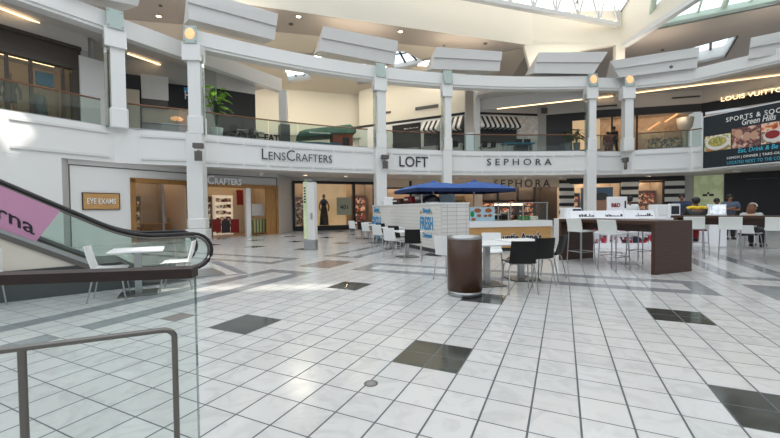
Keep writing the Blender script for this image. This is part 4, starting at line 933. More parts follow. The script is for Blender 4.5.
# deg 0 = facing away from the camera (+y)
GW='white cafe chairs on the court'; GB='black cafe chairs on the court'; GT='white square cafe tables on the court'
place(WC,.11,9.85,-38,'nearest white cafe chair of the row left of the kiosk',GW); place(WC,-.29,12.0,-38,'second nearest white cafe chair of the row left of the kiosk',GW); place(WC,-.81,14.2,-38,'third nearest white cafe chair of the row left of the kiosk',GW); place(WC,-1.57,16.5,-38,'farthest white cafe chair of the row left of the kiosk',GW)
place(TB,.45,9.85,20,'white cafe table nearest us beside the long white kiosk wall',GT); place(TB,.06,11.95,20,'white cafe table, second nearest along the long kiosk wall',GT); place(TB,-.52,14.05,20,'white cafe table, third nearest along the long kiosk wall',GT); place(TB,-1.26,16.5,20,'white cafe table, farthest along the long kiosk wall',GT)
place(BC,.57,9.05,-8,'black cafe chair before the blue print nearest the kiosk corner, its back to us',GB); place(BC,.22,11.0,-30,'black cafe chair half hidden behind the nearest white chair by the kiosk wall',GB); place(BC,-.22,13.1,-30,'black cafe chair half hidden behind the second white chair by the kiosk wall',GB); place(BC,-1.1,15.5,-30,'black cafe chair half hidden at the far end of the row by the kiosk wall',GB)
place(TB,1.62,6.15,12,'white cafe table just right of the brown waste bin',GT); place(TB,2.36,6.6,12,'white cafe table between the black chairs and the wooden kiosk counter',GT)
place(WC,1.09,6.65,-40,'white cafe chair partly hidden behind the left of the brown waste bin',GW); place(WC,1.95,7.05,165,'white cafe chair facing us between the waste bin and the wooden counter',GW)
place(BC,1.97,5.6,-3,'black cafe chair with its back square to us, nearest right of the waste bin',GB); place(BC,2.43,6.12,14,'black cafe chair turned left, middle one of three right of the waste bin',GB); place(BC,2.86,6.6,48,'black cafe chair seen side-on, right-hand of three right of the waste bin',GB)
# by the escalator
place(TB,-3.97,5.74,30,'white cafe table in front of the escalator',GT); place(WC,-4.17,5.42,-62,'white cafe chair left of the table by the escalator',GW); place(WC,-3.56,6.08,112,'white cafe chair right of the table, against the escalator end',GW); place(WC,-5.72,5.05,60,'white cafe chair cut off by the left edge of the picture',GW)
# upstairs
UPS='cafe chairs upstairs behind the railing'
for (px,dy,dg,l) in ((222,1.2,40,'dark chair upstairs, nearest the bright green plant'),(232,1.6,-120,'dark chair upstairs, second from the bright green plant'),(240,1.1,150,'dark chair upstairs, third from the bright green plant'),(250,1.8,-60,'dark chair upstairs, fourth from the bright green plant')):
    p=onarc(px); place(BC,p[0],p[1]+dy,dg,l,UPS,HF)
for (px,dy,l) in ((227,1.5,'white cafe table upstairs among the dark chairs nearest the green plant'),(245,1.5,'white cafe table upstairs among the dark chairs left of the black letters')):
    p=onarc(px); place(TB,p[0],p[1]+dy+.3,10,l,'cafe tables upstairs behind the railing',HF)
for (px,l) in ((457,'dark chair upstairs just right of the column behind the parasols'),(487,'dark chair upstairs below the striped awning'),(496,'dark chair upstairs right of the striped awning')):
    p=onarc(px); place(BC,p[0],p[1]+1.0,20,l,UPS,HF)
q=Frame(onarc(510),onarc(540)); t=thing('long_table','long table with a teal top behind the railing upstairs','table',(q.p.x,q.p.y+1.0,HF,q.a)); MB().ab((0,0,.72),(q.L+.1,.7,.8)).build('tabletop','teal',t)
for x in (.1,q.L-.05):
    for y in (.08,.62): MB().ab((x-.03,y-.03,0),(x+.03,y+.03,.72)).build('leg','steel',t)
t=thing('monitor_pair','two dark monitors standing behind the long teal table upstairs','monitor',(q.p.x+1.0,q.p.y+1.9,HF,q.a)); MB().ab((0,0,.0),(1.1,.4,.75)).build('desk','charcoal',t); MB().ab((.05,.1,.85),(.5,.15,1.2)).ab((.25,.1,.75),(.3,.14,.86)).build('left_monitor','screen',t); MB().ab((.6,.1,.85),(1.05,.15,1.2)).ab((.8,.1,.75),(.85,.14,.86)).build('right_monitor','screen',t)
# ------------------------------------------------------------------ bin, floor drain, totem
t=thing('waste_bin','tall round brown waste bin with steel rim in the middle of the court','bin',(1.105,5.44,0))
MB().lathe([(.24,.07),(.255,.08),(.255,.845),(.24,.85)],n=40).build('body','binbrown',t); MB().lathe([(.21,0),(.25,.005),(.25,.075),(.21,.075)],n=40).build('base_ring','steel',t); MB().lathe([(.256,.835),(.26,.875),(.235,.88),(.17,.84),(.15,.78),(0,.76)],n=40).build('rim','steel',t)
p=atz(371,383.5,0); t=thing('floor_drain','small round metal cover set in the white floor tiles','drain',(p.x,p.y,0)); MB().lathe([(.052,0),(.052,.003),(.042,.004),(.042,.002)],n=24).build('ring','dsteel',t); MB().lathe([(.041,0),(.041,.003),(0,.004)],n=24).build('lid','grate',t)
t=thing('directory_totem','slim grey directory totem standing on the floor left of the middle','totem',(-2.58,11.85,0,-.35))
MB().rbox((0,0,.17),(.44,.2,.34),.02).build('base','steel',t)
MB().box((.07,0,1.25),(.28,.16,1.86)).build('body','offwhite',t); MB().box((-.13,-.0,1.28),(.12,.2,1.84)).build('map_panel','palegreen',t); MB().extr([(-.19,-.06,2.2),(.21,-.06,2.18),(.0,-.06,2.32)],(0,.12,0)).build('top_fin','glassedge',t)
b=MB()
for k in range(6): b.box((-.13,-.103,1.55+.09*k),(.07,.004,.05))
b.build('directory_text','ink',t); MB().rbox((.1,-.09,1.1),(.07,.02,.2),.01).build('keypad','steel',t)
# ------------------------------------------------------------------ bar tables with stools
def bar_table(label,a,c,w,z,inset=0.0,side=1):
    d=Vector((c[0]-a[0],c[1]-a[1])); L=d.length; t=thing('bar_table',label,'table',(a[0],a[1],0,math.atan2(d.y,d.x)))
    MB().ab((0,0,z-.06),(L,side*w,z)).build('tabletop','bwood',t)
    MB().ab((inset,0,0),(inset+.07,side*w,z-.06)).build('end_panel','bwood',t); MB().ab((L-.07-inset*.2,0,0),(L-inset*.2,side*w,z-.06)).build('end_panel','bwood',t)
    MB().ab((inset+.07,side*(w/2-.02),z-.24),(L-.07,side*(w/2+.02),z-.06)).build('apron','bwood',t); return t
bar_table('tall dark wood bar table with slab ends, front right of the court',(4.93,6.80),(4.13,8.95),1.06,1.005,side=-1)
bar_table('tall dark wood bar table at the right edge, behind the row of white stools',(10.35,7.0),(7.62,9.93),.66,1.03,.3,side=-1)
GS='white bar stools at the tall tables'
place(ST,4.36,8.35,-70,'white bar stool at the far left corner of the front bar table',GS); place(ST,4.56,7.45,-68,'white bar stool at the near left side of the front bar table',GS); place(ST,5.72,8.35,110,'white bar stool on the far side of the front bar table, partly hidden',GS)
place(ST,7.55,9.08,-40,'white bar stool just right of the slab end of the front bar table',GS); place(ST,7.98,8.58,-42,'white bar stool, middle one at the right-hand bar table',GS); place(ST,8.48,8.0,-44,'white bar stool cut by the right edge of the picture',GS)
# ------------------------------------------------------------------ escalator
ex=Vector((.77,.64,0)).normalized(); EA=math.atan2(ex.y,ex.x)
es=thing('escalator','escalator with glass sides and black handrails rising to the left','escalator',(-4.4,6.28,0,EA))
def hz(t):
    if t>=.35: return .87
    if t>-.45: s=(.35-t)/.8; return .87+.577*.8*s*s/2
    return .87+.577*.4+.577*(-.45-t)
TT=[-6+i*.25 for i in range(22)]+[-.5+i*.1 for i in range(18)]
TT=[t for t in TT if t<=.86]
for y,k in ((0,'near'),(1.25,'far')):
    path=[(t,y,hz(t)) for t in TT]+[(.9+.33*math.sin(a),y,.54+.33*math.cos(a)) for a in [PI*i/10 for i in range(0,11)]]+[(.65,y,.20)]
    MB().tube(path,.031,8).build('handrail','rubber',es)
    MB().tube([(p[0],p[1],p[2]-.055) if p[0]<.87 else (.9+(p[0]-.9)*.83,p[1],.54+(p[2]-.54)*.83) for p in path],.022,6).build('rail_guide','dsteel',es)
    b=MB(); pts=[(t,y,hz(t)-.04) for t in TT]+[(.9+.29*math.sin(a),y,.54+.29*math.cos(a)) for a in [PI*i/8 for i in range(0,9)]]
    low=[(t,y,max(hz(t)-.68,.16)) for t in TT]
    for i in range(len(TT)-1): b.add([pts[i],pts[i+1],low[i+1],low[i]],[(0,1,2,3)])
    tail=pts[len(TT)-1:]; b.add(tail+[(.85,y,.16)],[list(range(len(tail)+1))])
    b.build('glass_side','glassg',es)
    s=-1 if y==0 else 1
    b=MB()
    for i in range(len(TT)-1):
        t0,t1=TT[i],TT[i+1]; z0=max(hz(t0)-.68,.16); z1=max(hz(t1)-.68,.16)
        b.extr([(t0,y-.1,z0+.0),(t1,y-.1,z1+.0),(t1,y-.1,z1-.055),(t0,y-.1,z0-.055)],(0,.2,0))
    b.build('skirt_deck','steel',es)
    b=MB()
    for i in range(len(TT)-1):
        t0,t1=TT[i],TT[i+1]; z0=max(hz(t0)-.735,.1); z1=max(hz(t1)-.735,.1)
        b.extr([(t0,y-.06,z0),(t1,y-.06,z1),(t1,y-.06,max(z1-.09,0)),(t0,y-.06,max(z0-.09,0))],(0,.12,0))
    b.build('trim_band','dsteel',es)
# cladding below the near and far side
low=[(t,max(hz(t)-.825,.0)) for t in TT if t<-.55]
b=MB()
for y in (-.03,1.22):
    b.extr([(low[0][0],y,.45)]+[(t,y,max(z,.45)) for t,z in low]+[(low[-1][0],y,.45)],(0,.06,0))
b.build('side_cladding','beige',es)
b=MB(); b.ab((-6,-.05,0),(-.2,1.3,.45)) ; b.extr([(-.2,-.05,0),(-.2,-.05,.45),(.0,-.05,.3),(.35,-.05,.1),(.35,-.05,0)],(0,1.35,0)); b.build('plinth','plinth',es)
for i in range(20):
    t=.7-.3*i; z=max(hz(t)-.87,0)+.05; 
    if z<.08: z=.06
    MB().ab((t-.32,.12,z-.12),(t,1.13,z)).build('step','dsteel',es)
MB().ab((.7,.12,0),(1.5,1.13,.03)).build('landing_plate','steel',es)
a=[atz(x,y,0) for x,y in ((247.6,273.4),(219,261))]
# dark mat at the foot of the escalator
e0=Vector((-4.4,6.28,0)); t=thing('floor_mat','dark grey mat at the foot of the escalator','mat',(e0.x,e0.y,0,EA)); b=MB()
def le(px,py): q=atz(px,py,0)-e0; return q.dot(ex),q.dot(Vector((-ex.y,ex.x,0)))
p1=le(247.6,273.4); p2=le(219,261); p3=le(180,281)
b.prism([p3,p1,p2,(p2[0]-1.2,p2[1]+.1),(1.76,p2[1]),(1.76,p3[1]+.0)],.001,.006); b.build('mat','grate',t)
M['matgrey']=mat('mat_grey','#77777a',.5,var=.06); t.children[0].data.materials[0]=M['matgrey']
# pink panel
t=thing('advertising_panel','pink advertising panel with bold dark letters on the escalator side','sign',(-4.4,6.28,0,EA))
L0=-3.0; tr_=-.93; br_=-1.22
MB().extr([(L0,-.03,hz(L0)-.06),(tr_,-.03,hz(tr_)-.06),(br_,-.03,hz(br_)-.70),(L0,-.03,hz(L0)-.70)],(0,.015,0)).build('panel','pink',t)
me=textmesh('rna',.62,.15,depth=.004,bold=.012)
sl=math.atan(.577)
for v in me.vertices:
    x,z=v.co.x,v.co.z; v.co.x=x; v.co.z=z+.45*(.0-x)
me.materials.append(M['ink']); o=bpy.data.objects.new('lettering',me); C.objects.link(o); o.parent=t
fr=Frame((-4.4,6.28),(-4.4+ex.x,6.28+ex.y)); xa_,za_=fr.cast(-3,217.5,-.035); xb_,zb_=fr.cast(34,218,-.035); o.location=(xa_,-.035,za_); sx=(xb_-xa_)/.62; o.scale=(sx,1,1)
for v in me.vertices: pass
# ------------------------------------------------------------------ guard and handrail in front
t=thing('glass_guard','glass guard with a dark red wooden cap in the left foreground','railing',(-.762,1.42,0))
d=Vector((-.66,-.10,0)); u=d.normalized(); n=Vector((-u.y,u.x,0)); L=1.9
MB().extr([u*.0+n*.032+Vector((0,0,1.026)),u*.0+n*.032+Vector((0,0,1.062)),n*-.032+Vector((0,0,1.066)),n*-.032+Vector((0,0,1.026))],u*L).build('cap_rail','hwood',t)
MB().extr([n*.006+Vector((0,0,0)),n*.006+Vector((0,0,1.03)),n*-.006+Vector((0,0,1.03)),n*-.006],u*L).build('glass_panel','glassfore',t)
MB().box((0,0,.515),(.003,.012,1.02)).build('glass_edge','glassedge',t)
t=thing('metal_handrail','bent brushed metal handrail in the left foreground before the glass guard','railing',(-.777,1.30,0))
c0=Vector((-.765,1.30,0)); zt=.862; A_=Vector((-1.18,1.106,0))-c0; e=A_.normalized()
rim=[e*1.8+Vector((0,0,zt))]+[e*.06+Vector((0,0,zt))]+[e*(.035*(1-math.sin(a)))+Vector((0,0,zt-.03*(1-math.cos(a)))) for a in [PI/2*i/6 for i in range(0,7)]]+[Vector((0,0,0))]
MB().tube(rim,.0098,12).build('rail','dsteel',t)
pp=atz(25,350,.86)
s=( (25-390)/FPX ); # post stands where the rail passes the photo's post
best=min((abs((c0+e*k*.01).x/(c0+e*k*.01).y-s+.012),k*.01) for k in range(5,120))[1]
MB().tube([e*best+Vector((0,0,0)),e*best+Vector((0,0,zt))],.0115,12).build('post','dsteel',t)
# ------------------------------------------------------------------ pretzel kiosk
k0=Vector((1.36,10.4,0)); kA=Vector((-.74,15.7,0)); KL=Frame(kA[:2],k0[:2]); KR=Frame(k0[:2],(2.31,10.7)); KC=Frame((2.31,10.7),(4.9,11.13))
t=thing('kiosk_wall','long white planked kiosk wall carrying blue prints beside the cafe row','kiosk',KL)
MB().ab((0,0,.12),(KL.L,.12,1.42)).build('planks','shiplap',t); MB().ab((0,.02,0),(KL.L,.1,.12)).build('toe_kick','plinth',t); MB().ab((-.02,-.02,1.42),(KL.L+.02,.16,1.46)).build('coping','wlam',t)
t=thing('kiosk_corner','white tiled end block of the kiosk, between the blue print and the wooden counter','kiosk',KR)
MB().ab((.125,0,.12),(KR.L,.9,1.42)).build('tiles','ktile',t); MB().ab((.13,.02,0),(KR.L-.02,.85,.12)).build('toe_kick','plinth',t); MB().ab((.165,-.02,1.42),(KR.L+.02,.92,1.46)).build('coping','wlam',t)
def print_(px0,px1,yb,yt,label):
    x0,_=KL.cast(px0,yb,-.01); x1,_=KL.cast(px1,yb,-.01); _,z0=KL.cast((px0+px1)/2,yb,-.01); _,z1=KL.cast((px0+px1)/2,yt,-.01)
    t=thing('wall_print',label,'print',KL.W(x0,-.012,z0)[:]+(KL.a,)); w=x1-x0; h=z1-z0
    letters('FRESH',w,h*.42,'inkblue',parent=t,loc=(0,0,h*.3),depth=.006,bold=.02)
    letters('Simply',w*.66,h*.2,'inkblue',parent=t,loc=(w*.2,0,h*.8),depth=.006,bold=.02,shear=.2); letters('Original',w*.72,h*.2,'inkblue',parent=t,loc=(w*.2,0,0),depth=.006,bold=.02,shear=.2)
    b=MB(); 
    for x in (.06,.92): b.lathe([(0,0),(w*.04,.03),(w*.03,.09),(0,.11)],(w*x,-.0,h*.8),8)
    b.build('print_mark','oak',t)
print_(420.3,433,239,208,'blue FRESH print nearest the kiosk corner'); print_(372.5,381,240,207,'blue FRESH print at the far left end of the kiosk wall')
t=thing('kiosk_counter','light wooden kiosk counter with a white top and dark lettering','counter',KC)
MB().ab((0,0,.1),(KC.L,.75,.72)).build('front_panel','oak',t); MB().ab((0,.06,0),(KC.L-.05,.7,.1)).build('toe_kick','plinth',t); MB().ab((-.0,-.03,.72),(KC.L+.03,.8,.9)).build('worktop','wlam',t)
x0,z0=KC.cast(497,242,-.01); x1,z1=KC.cast(541.5,234,-.01)
letters('Auntie Anne\'s',x1-x0,.26,'ink',parent=t,loc=(x0,-.012,z0),depth=.012,bold=.03); l=letters('Auntie Anne\'s',x1-x0+.02,.29,'wlam',name='lettering_outline',parent=t,loc=(x0-.01,-.004,z0-.015),depth=.006,bold=.07)
x0,_=KC.cast(494,210); x1,_=KC.cast(549,210); _,zt=KC.cast(520,203)
t=thing('glass_case','clear glass sneeze case with steel posts on the kiosk counter','glass case',KC.W(0,0,.9)[:]+(KC.a,)); h=zt-.9
MB().ab((x0,.05,0),(x1,.06,h)).ab((x1-.01,.05,0),(x1,.7,h)).ab((x0,.05,h),(x1,.7,h+.01)).build('pane','glassshop',t)
b=MB()
for px in (499,511.5,524,548): x,_=KC.cast(px,210); b.ab((x-.015,.04,0),(x+.015,.07,h))
b.ab((x0,.04,h),(x1,.07,h+.02)); b.build('post','steel',t); MB().ab((x0+.2,.3,h-.06),(x0+1.1,.4,h-.02)).build('case_light','warm',t)
t=thing('menu_picture_panel','panel of pretzel pictures at the left end of the kiosk counter','menu',KC.W(.03,.02,.9)[:]+(KC.a,)); x1m,_=KC.cast(494,215); h=.42
M['paleblue']=mat('pale_blue_board','#a9c4d2',.4,var=.1,scale=4); M['pretzel']=mat('pretzel_brown','#9a5a34',.6,var=.3,scale=20)
MB().ab((0,0,0),(x1m,.03,h)).build('board','paleblue',t); b=MB()
for cx,cz,r in ((.25,.32,.11),(.6,.32,.11),(.3,.17,.07),(.5,.16,.06),(.65,.17,.07),(.12,.06,.07)): disc(b,x1m*cx/.8,cz,r,r*.6,-.001,14)
b.build('printed_pretzel','pretzel',t); b=MB(); disc(b,.08,.22,.06,.09,-.002); b.build('printed_leaf','greenbox',t)
def onc(x,y,z=.9): return KC.W(x,y,z)[:]+(KC.a,)
x,_=KC.cast(525,218); t=thing('paper_packet','green box on the kiosk counter under the glass case','box',onc(x,.2)); MB().rbox((.14,.1,.07),(.28,.2,.14),.015).build('carton','greenbox',t); MB().ab((.05,-.005,.04),(.2,.0,.1)).build('printed_label','leaf',t)
t=thing('paper_bag','white paper bag lying beside the green box on the kiosk counter','bag',onc(x+.31,.22)); MB().extr([(0,0,.0),(.26,0,.04),(.24,0,.13),(0,0,.12)],(0,.16,0)).build('bag','wlam',t)
x,_=KC.cast(517,218); t=thing('tap','curved steel tap behind the glass case','tap',onc(x,.5)); MB().tube([(0,0,0),(0,0,.2)]+[(-.09+.09*math.cos(a),0,.2+.09*math.sin(a)) for a in [PI*i/8 for i in range(9)]]+[(-.18,0,.12)],.014,8).build('spout','chrome',t); MB().lathe([(.03,0),(.03,.03),(.015,.05)]).build('base','chrome',t)
for i,(px,w,h,m,l) in enumerate(((497,.3,.2,'steel','steel warmer'),(505,.25,.24,'dsteel','dark metal warmer'))):
    x,_=KC.cast(px,215); t=thing('food_warmer',l+' under the glass case, right of the pretzel pictures','appliance',onc(x,.3)); MB().rbox((w/2,.15,h/2),(w,.3,h),.02).build('body',m,t); MB().ab((.03,-.006,.04),(w-.03,0,h-.04)).build('door','screen',t)
# things standing behind the long wall: worktop and appliances
wt=thing('kiosk_worktop','white back worktop behind the long kiosk wall','counter',KL.W(1.2,.14,0)[:]+(KL.a,)); MB().ab((0,0,1.3),(KL.L-2.3,.55,1.36)).build('top','wlam',wt); MB().ab((.05,.1,0),(KL.L-2.4,.5,1.3)).build('cupboard','offwhite',wt)
for px,w,h,m,l in ((388,.55,.42,'wlam','pale icebox-shaped appliance at the left end above the kiosk wall'),(402,.7,.32,'bwood','brown tray rack above the kiosk wall under the left parasol edge'),(414,.6,.36,'red','red and white drinks machine above the kiosk wall'),(425,.5,.4,'steel','steel appliance above the kiosk wall beside the parasol pole')):
    x,_=KL.cast(px,205,.4); t=thing('appliance',l,'appliance',KL.W(x-w/2,.15,1.36)[:]+(KL.a,)); MB().rbox((w/2,.2,h/2),(w,.4,h),.03).build('body',m,t); MB().ab((.05,-.008,.06),(w-.05,0,h*.55)).build('front','screen' if m!='wlam' else 'offwhite',t); MB().ab((.05,-.02,h*.65),(w*.6,.0,h*.8)).build('control_strip','wlam',t)
x,_=KL.cast(437,200,.6); t=thing('mixer_bowl','dark round dome lid above the kiosk wall right of the parasol pole','appliance',KL.W(x,.42,1.36)[:]+(KL.a,)); MB().lathe([(.22,0),(.26,.12),(.24,.26),(.12,.36),(0,.38)],n=20).build('bowl','blackgloss',t); MB().lathe([(.27,.11),(.27,.14)],n=20).build('rim','chrome',t)
# parasols
def parasol(label,at,w,zr,zp):
    t=thing('parasol',label,'parasol',at)
    MB().tube([(0,0,0),(0,0,zp-.02)],.03,10).build('pole','steel',t); MB().lathe([(.32,0),(.32,.05),(.06,.09)],n=20).build('base','dsteel',t)
    h=w/2; n=4; b=MB(); e=[(-h,-h),(0,-h*1.0),(h,-h),(h,0),(h,h),(0,h),(-h,h),(-h,0)]
    for i in range(8):
        p,q=e[i],e[(i+1)%8]; g=[]
        for k in range(5):
            s=.06+.94*k/4; g.append([(p[0]*s+(q[0]-p[0])*s*j/4,p[1]*s+(q[1]-p[1])*s*j/4,zp-(zp-zr)*(s**1.7)-.03*math.sin(PI*j/4)*s) for j in range(5)])
        b.sheet(g,.008)
    b.build('canopy','blue',t)
    b=MB()
    for i in range(8):
        p,q=e[i],e[(i+1)%8]; b.extr([(p[0],p[1],zr+.005),(q[0],q[1],zr+.005),(q[0]*.995,q[1]*.995,zr-.11),(p[0]*.995,p[1]*.995,zr-.11)],(p[0]*-.006,p[1]*-.006,0.001))
    b.build('valance','navy',t)
    b=MB()
    for i in range(8): b.tube([(0,0,zp-.1),(e[i][0]*.97,e[i][1]*.97,zr-.01)],.012,5)
    b.build('rib','dsteel',t); MB().lathe([(.14,zp-.03),(.1,zp+.03),(.03,zp+.07),(0,zp+.09)],n=12).build('cap','blue',t); return t
parasol('blue parasol, left of the pair over the kiosk',(1.48,12.4,0,.32),2.1,1.93,2.17); parasol('blue parasol, right of the pair over the kiosk',(2.93,12.75,0,.32),1.98,1.93,2.2)
xx=aty(447,200,13.2); t=thing('menu_card_rack','blue and white picture board under the parasols','menu',(xx.x,xx.y,0,.1)); MB().ab((-.28,0,1.45),(.3,.03,1.8)).build('board','paleblue',t); MB().ab((-.03,.03,0),(.03,.06,1.8)).build('stand','steel',t); xx=aty(452,203,13.8); t=thing('wooden_hutch','light wooden cupboard behind the kiosk under the parasols','cabinet',(xx.x,xx.y,0,.1)); MB().ab((-.6,0,0),(.5,.4,1.75)).build('body','oak',t); MB().ab((-.5,-.02,.3),(-.06,0,1.6)).build('door','oak2',t); MB().ab((-.02,-.02,.3),(.42,0,1.6)).build('door','oak2',t)
# ------------------------------------------------------------------ white beauty kiosk
BK=Frame((5.35,11.35),(9.75,11.35)); 
def onk(px,y): x,_=BK.cast(px,215,y); return x
t=thing('beauty_kiosk','long white open-shelved beauty kiosk behind the front bar table','kiosk',BK)
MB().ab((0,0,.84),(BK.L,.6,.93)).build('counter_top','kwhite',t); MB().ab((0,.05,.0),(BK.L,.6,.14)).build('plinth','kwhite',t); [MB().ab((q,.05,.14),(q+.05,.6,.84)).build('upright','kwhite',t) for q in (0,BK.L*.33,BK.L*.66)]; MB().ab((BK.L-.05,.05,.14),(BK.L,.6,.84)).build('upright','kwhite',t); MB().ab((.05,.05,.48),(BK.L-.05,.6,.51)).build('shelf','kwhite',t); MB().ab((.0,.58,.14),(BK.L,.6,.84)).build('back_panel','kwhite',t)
random.seed(3)
for row,z in ((0,.14),(1,.51)):
    b=MB(); x=.12
    while x<BK.L-.2:
        w=random.uniform(.08,.18); b.ab((x,.12,z),(x+w*.85,.3,z+random.uniform(.1,.26))); x+=w+.02
    o=b.build('boxed_goods',blotch('boxed_goods_%d'%row,['#b8324a','#e9e6e4','#35384a','#c9a2a8','#f0eeee','#6a2233'],6,.4,vor=True),t); o['kind']='stuff'
for i,(p,q,l) in enumerate(((571,594.5,'left'),(596,624,'middle'),(625.5,655,'right'))):
    xA=onk(p,.1); xB=onk(q,.1); t=thing('light_box',l+' one of three low white lit display boxes on the beauty kiosk','display',BK.W(xA,.08,.93)[:]+(BK.a,)); w=xB-xA
    MB().extr([(0,0,0),(0,.3,0),(0,.3,.24),(0,.1,.24)],(w,0,0)).build('case','kwhite',t)
    random.seed(i+20); b=MB(); x=w*.35
    while x<w*.92:
        cw=random.uniform(.03,.08); h=random.uniform(.03,.09); b.add([(x,.019,.05),(x+cw*.8,.019,.05),(x+cw*.8,.022+.4*h,.05+h),(x,.022+.4*h,.05+h)],[(0,1,2,3)]); x+=cw
    b.build('printed_goods','ink',t)
xA=onk(564.5,.4); xB=onk(581,.4); t=thing('till_printer','white boxy till with a dark slot at the left end of the beauty kiosk','till',BK.W(xA,.35,.93)[:]+(BK.a,)); w=xB-xA; MB().rbox((w/2,.2,.17),(w,.4,.34),.03).build('body','wlam',t); MB().ab((w*.45,-.005,.22),(w*.95,.0,.3)).build('slot','screen',t)
xA=onk(607.5,.5); xB=onk(626.5,.5); t=thing('beauty_sign','white sign block with red letters standing on the beauty kiosk','sign',BK.W(xA,.45,.93)[:]+(BK.a,)); w=xB-xA; h=.68; MB().rbox((w/2,.06,h/2),(w,.12,h),.02).build('block','wlam',t); letters('B&D',w*.46,h*.2,'red',parent=t,loc=(w*.15,-.008,h*.5),depth=.01,bold=.03); b=MB(); b.ab((w*.84,-.006,h*.45),(w*.92,0,h*.8)).ab((w*.2,-.006,h*.28),(w*.26,0,h*.36)); b.build('side_marks','letter',t)
xA=onk(655.5,.3); xB=onk(668,.3); t=thing('till','white till box left of the dark screen on the beauty kiosk','till',BK.W(xA,.25,.93)[:]+(BK.a,)); w=xB-xA; MB().rbox((w/2,.2,.2),(w,.4,.42),.03).build('body','wlam',t); MB().ab((w*.2,-.005,.05),(w*.8,0,.1)).build('drawer','offwhite',t)
xA=onk(668.5,.2); xB=onk(679.5,.2); t=thing('monitor','white framed monitor with dark screen on the beauty kiosk','monitor',BK.W(xA,.15,.93)[:]+(BK.a,)); w=xB-xA; MB().rbox((w/2,.05,.22),(w,.1,.42),.02).build('frame','wlam',t); MB().ab((w*.14,-.004,.1),(w*.86,.002,.36)).build('screen','screen',t.children[0] if t.children else t); MB().ab((w*.3,.02,0),(w*.7,.2,.02)).build('foot','wlam',t)
BK2=Frame((9.95,11.4),(10.55,11.4)); t=thing('display_screen','white lit stand with a picture screen beside the person with yellow shoulders','display',BK2); MB().rbox((.27,.2,.5),(.6,.4,1.0),.02).build('pedestal','kwhite',t); MB().rbox((.27,.05,1.16),(.56,.08,.34),.01).build('frame','wlam',t); MB().ab((.03,.002,1.02),(.51,.008,1.3)).build('screen','display',t)
# ------------------------------------------------------------------ big menu board
MBd=Frame(aty(703.5,118,20.5)[:2],(18.85,17.3)); _,zb=MBd.cast(703.5,168.5); _,zt=MBd.cast(703.5,117.5); L=7.2
t=thing('menu_board','big dark menu board with food pictures hung on the balcony at the right','sign',MBd.W(0,0,zb)[:]+(MBd.a,)); H_=zt-zb
MB().ab((0,0,0),(L,.15,H_)).build('board','signblue',t); MB().ab((-.05,-.02,-.05),(L+.05,.17,0)).ab((-.05,-.02,H_),(L+.05,.17,H_+.05)).ab((-.05,-.02,0),(0,.17,H_)).ab((L,-.02,0),(L+.05,.17,H_)).build('frame','trimw',t)
def bt(s,p0,p1,m,**k):
    x0,z0=MBd.cast(*p0,-.01); x1,z1=MBd.cast(*p1,-.01); letters(s,x1-x0,k.pop('h',abs(z1-z0)),m,parent=t,loc=(x0,-.012,z0-zb),depth=.012,**k)
bt('SPORTS & SOCIAL',(726,122.3),(795,118),'signtxt',h=.24,bold=.01,spacing=1.2); bt('Green Hills',(742,125.3),(776,120),'signtxt',h=.3,bold=.008,shear=.25)
bt('Eat, Drink & Be Social',(738,153.6),(797,150),'cyan',h=.26,bold=.01,shear=.2); bt('LUNCH | DINNER | TAKE-OUT |',(727,160),(786,156),'signtxt',h=.16,bold=.01,spacing=1.1); bt('LOCATED NEXT TO THE CONTAINER',(727,164.5),(800,159),'cyan',h=.16,spacing=1.1)
foods=[('pasta_picture',704.5,730.5,152,137,['#8a6a4a','#c9b070','#e6dcc0','#7d8a52','#b06a3a']),('people_picture',731.5,760,149,129,['#7d5a48','#b98a70','#3a3038','#8a4436','#c9b4a4']),('plate_picture',761,790,144.5,124,['#8e3a24','#c96a3a','#e8d0b8','#5a3424','#b4a08a'])]
for nm,a,c,yb,yt,cols in foods:
    x0,z0=MBd.cast(a,yb,-.01); x1,_=MBd.cast(c,yb,-.01); _,z1=MBd.cast(a,yt,-.01); MB().ab((x0,-.012,z0-zb),(x1,0,z1-zb)).build(nm,blotch(nm,cols,2.6,.4,.1),t)
    if nm=='pasta_picture':
        b=MB(); disc(b,(x0+x1)/2,z0-zb+.42,(x1-x0)*.46,.38,-.013); b.build('printed_bowl','potw',t); b=MB(); disc(b,(x0+x1)/2,z0-zb+.48,(x1-x0)*.36,.27,-.02); b.build('printed_pasta',blotch('pasta',['#9a8a3a','#d9c67a','#6d7a34','#c9b060'],6),t)
    if nm=='plate_picture':
        b=MB(); disc(b,(x0+x1)/2,z0-zb+.35,(x1-x0)*.42,.3,-.013); b.build('printed_plate','potw',t); b=MB(); disc(b,(x0+x1)/2-.1,z0-zb+.42,(x1-x0)*.26,.2,-.02); b.build('printed_food','red',t)
    if nm=='people_picture':
        b=MB()
        for k in (.25,.55,.8): disc(b,x0+(x1-x0)*k,z0-zb+.75-.2*(k>.5),.16,.22,-.013)
        b.build('printed_faces','skin2',t)
MB().ab((.4,.15,.3),(.5,.9,.4)).build('bracket','dsteel',t); MB().ab((L-2.5,.15,.3),(L-2.4,.9,.4)).build('bracket','dsteel',t)
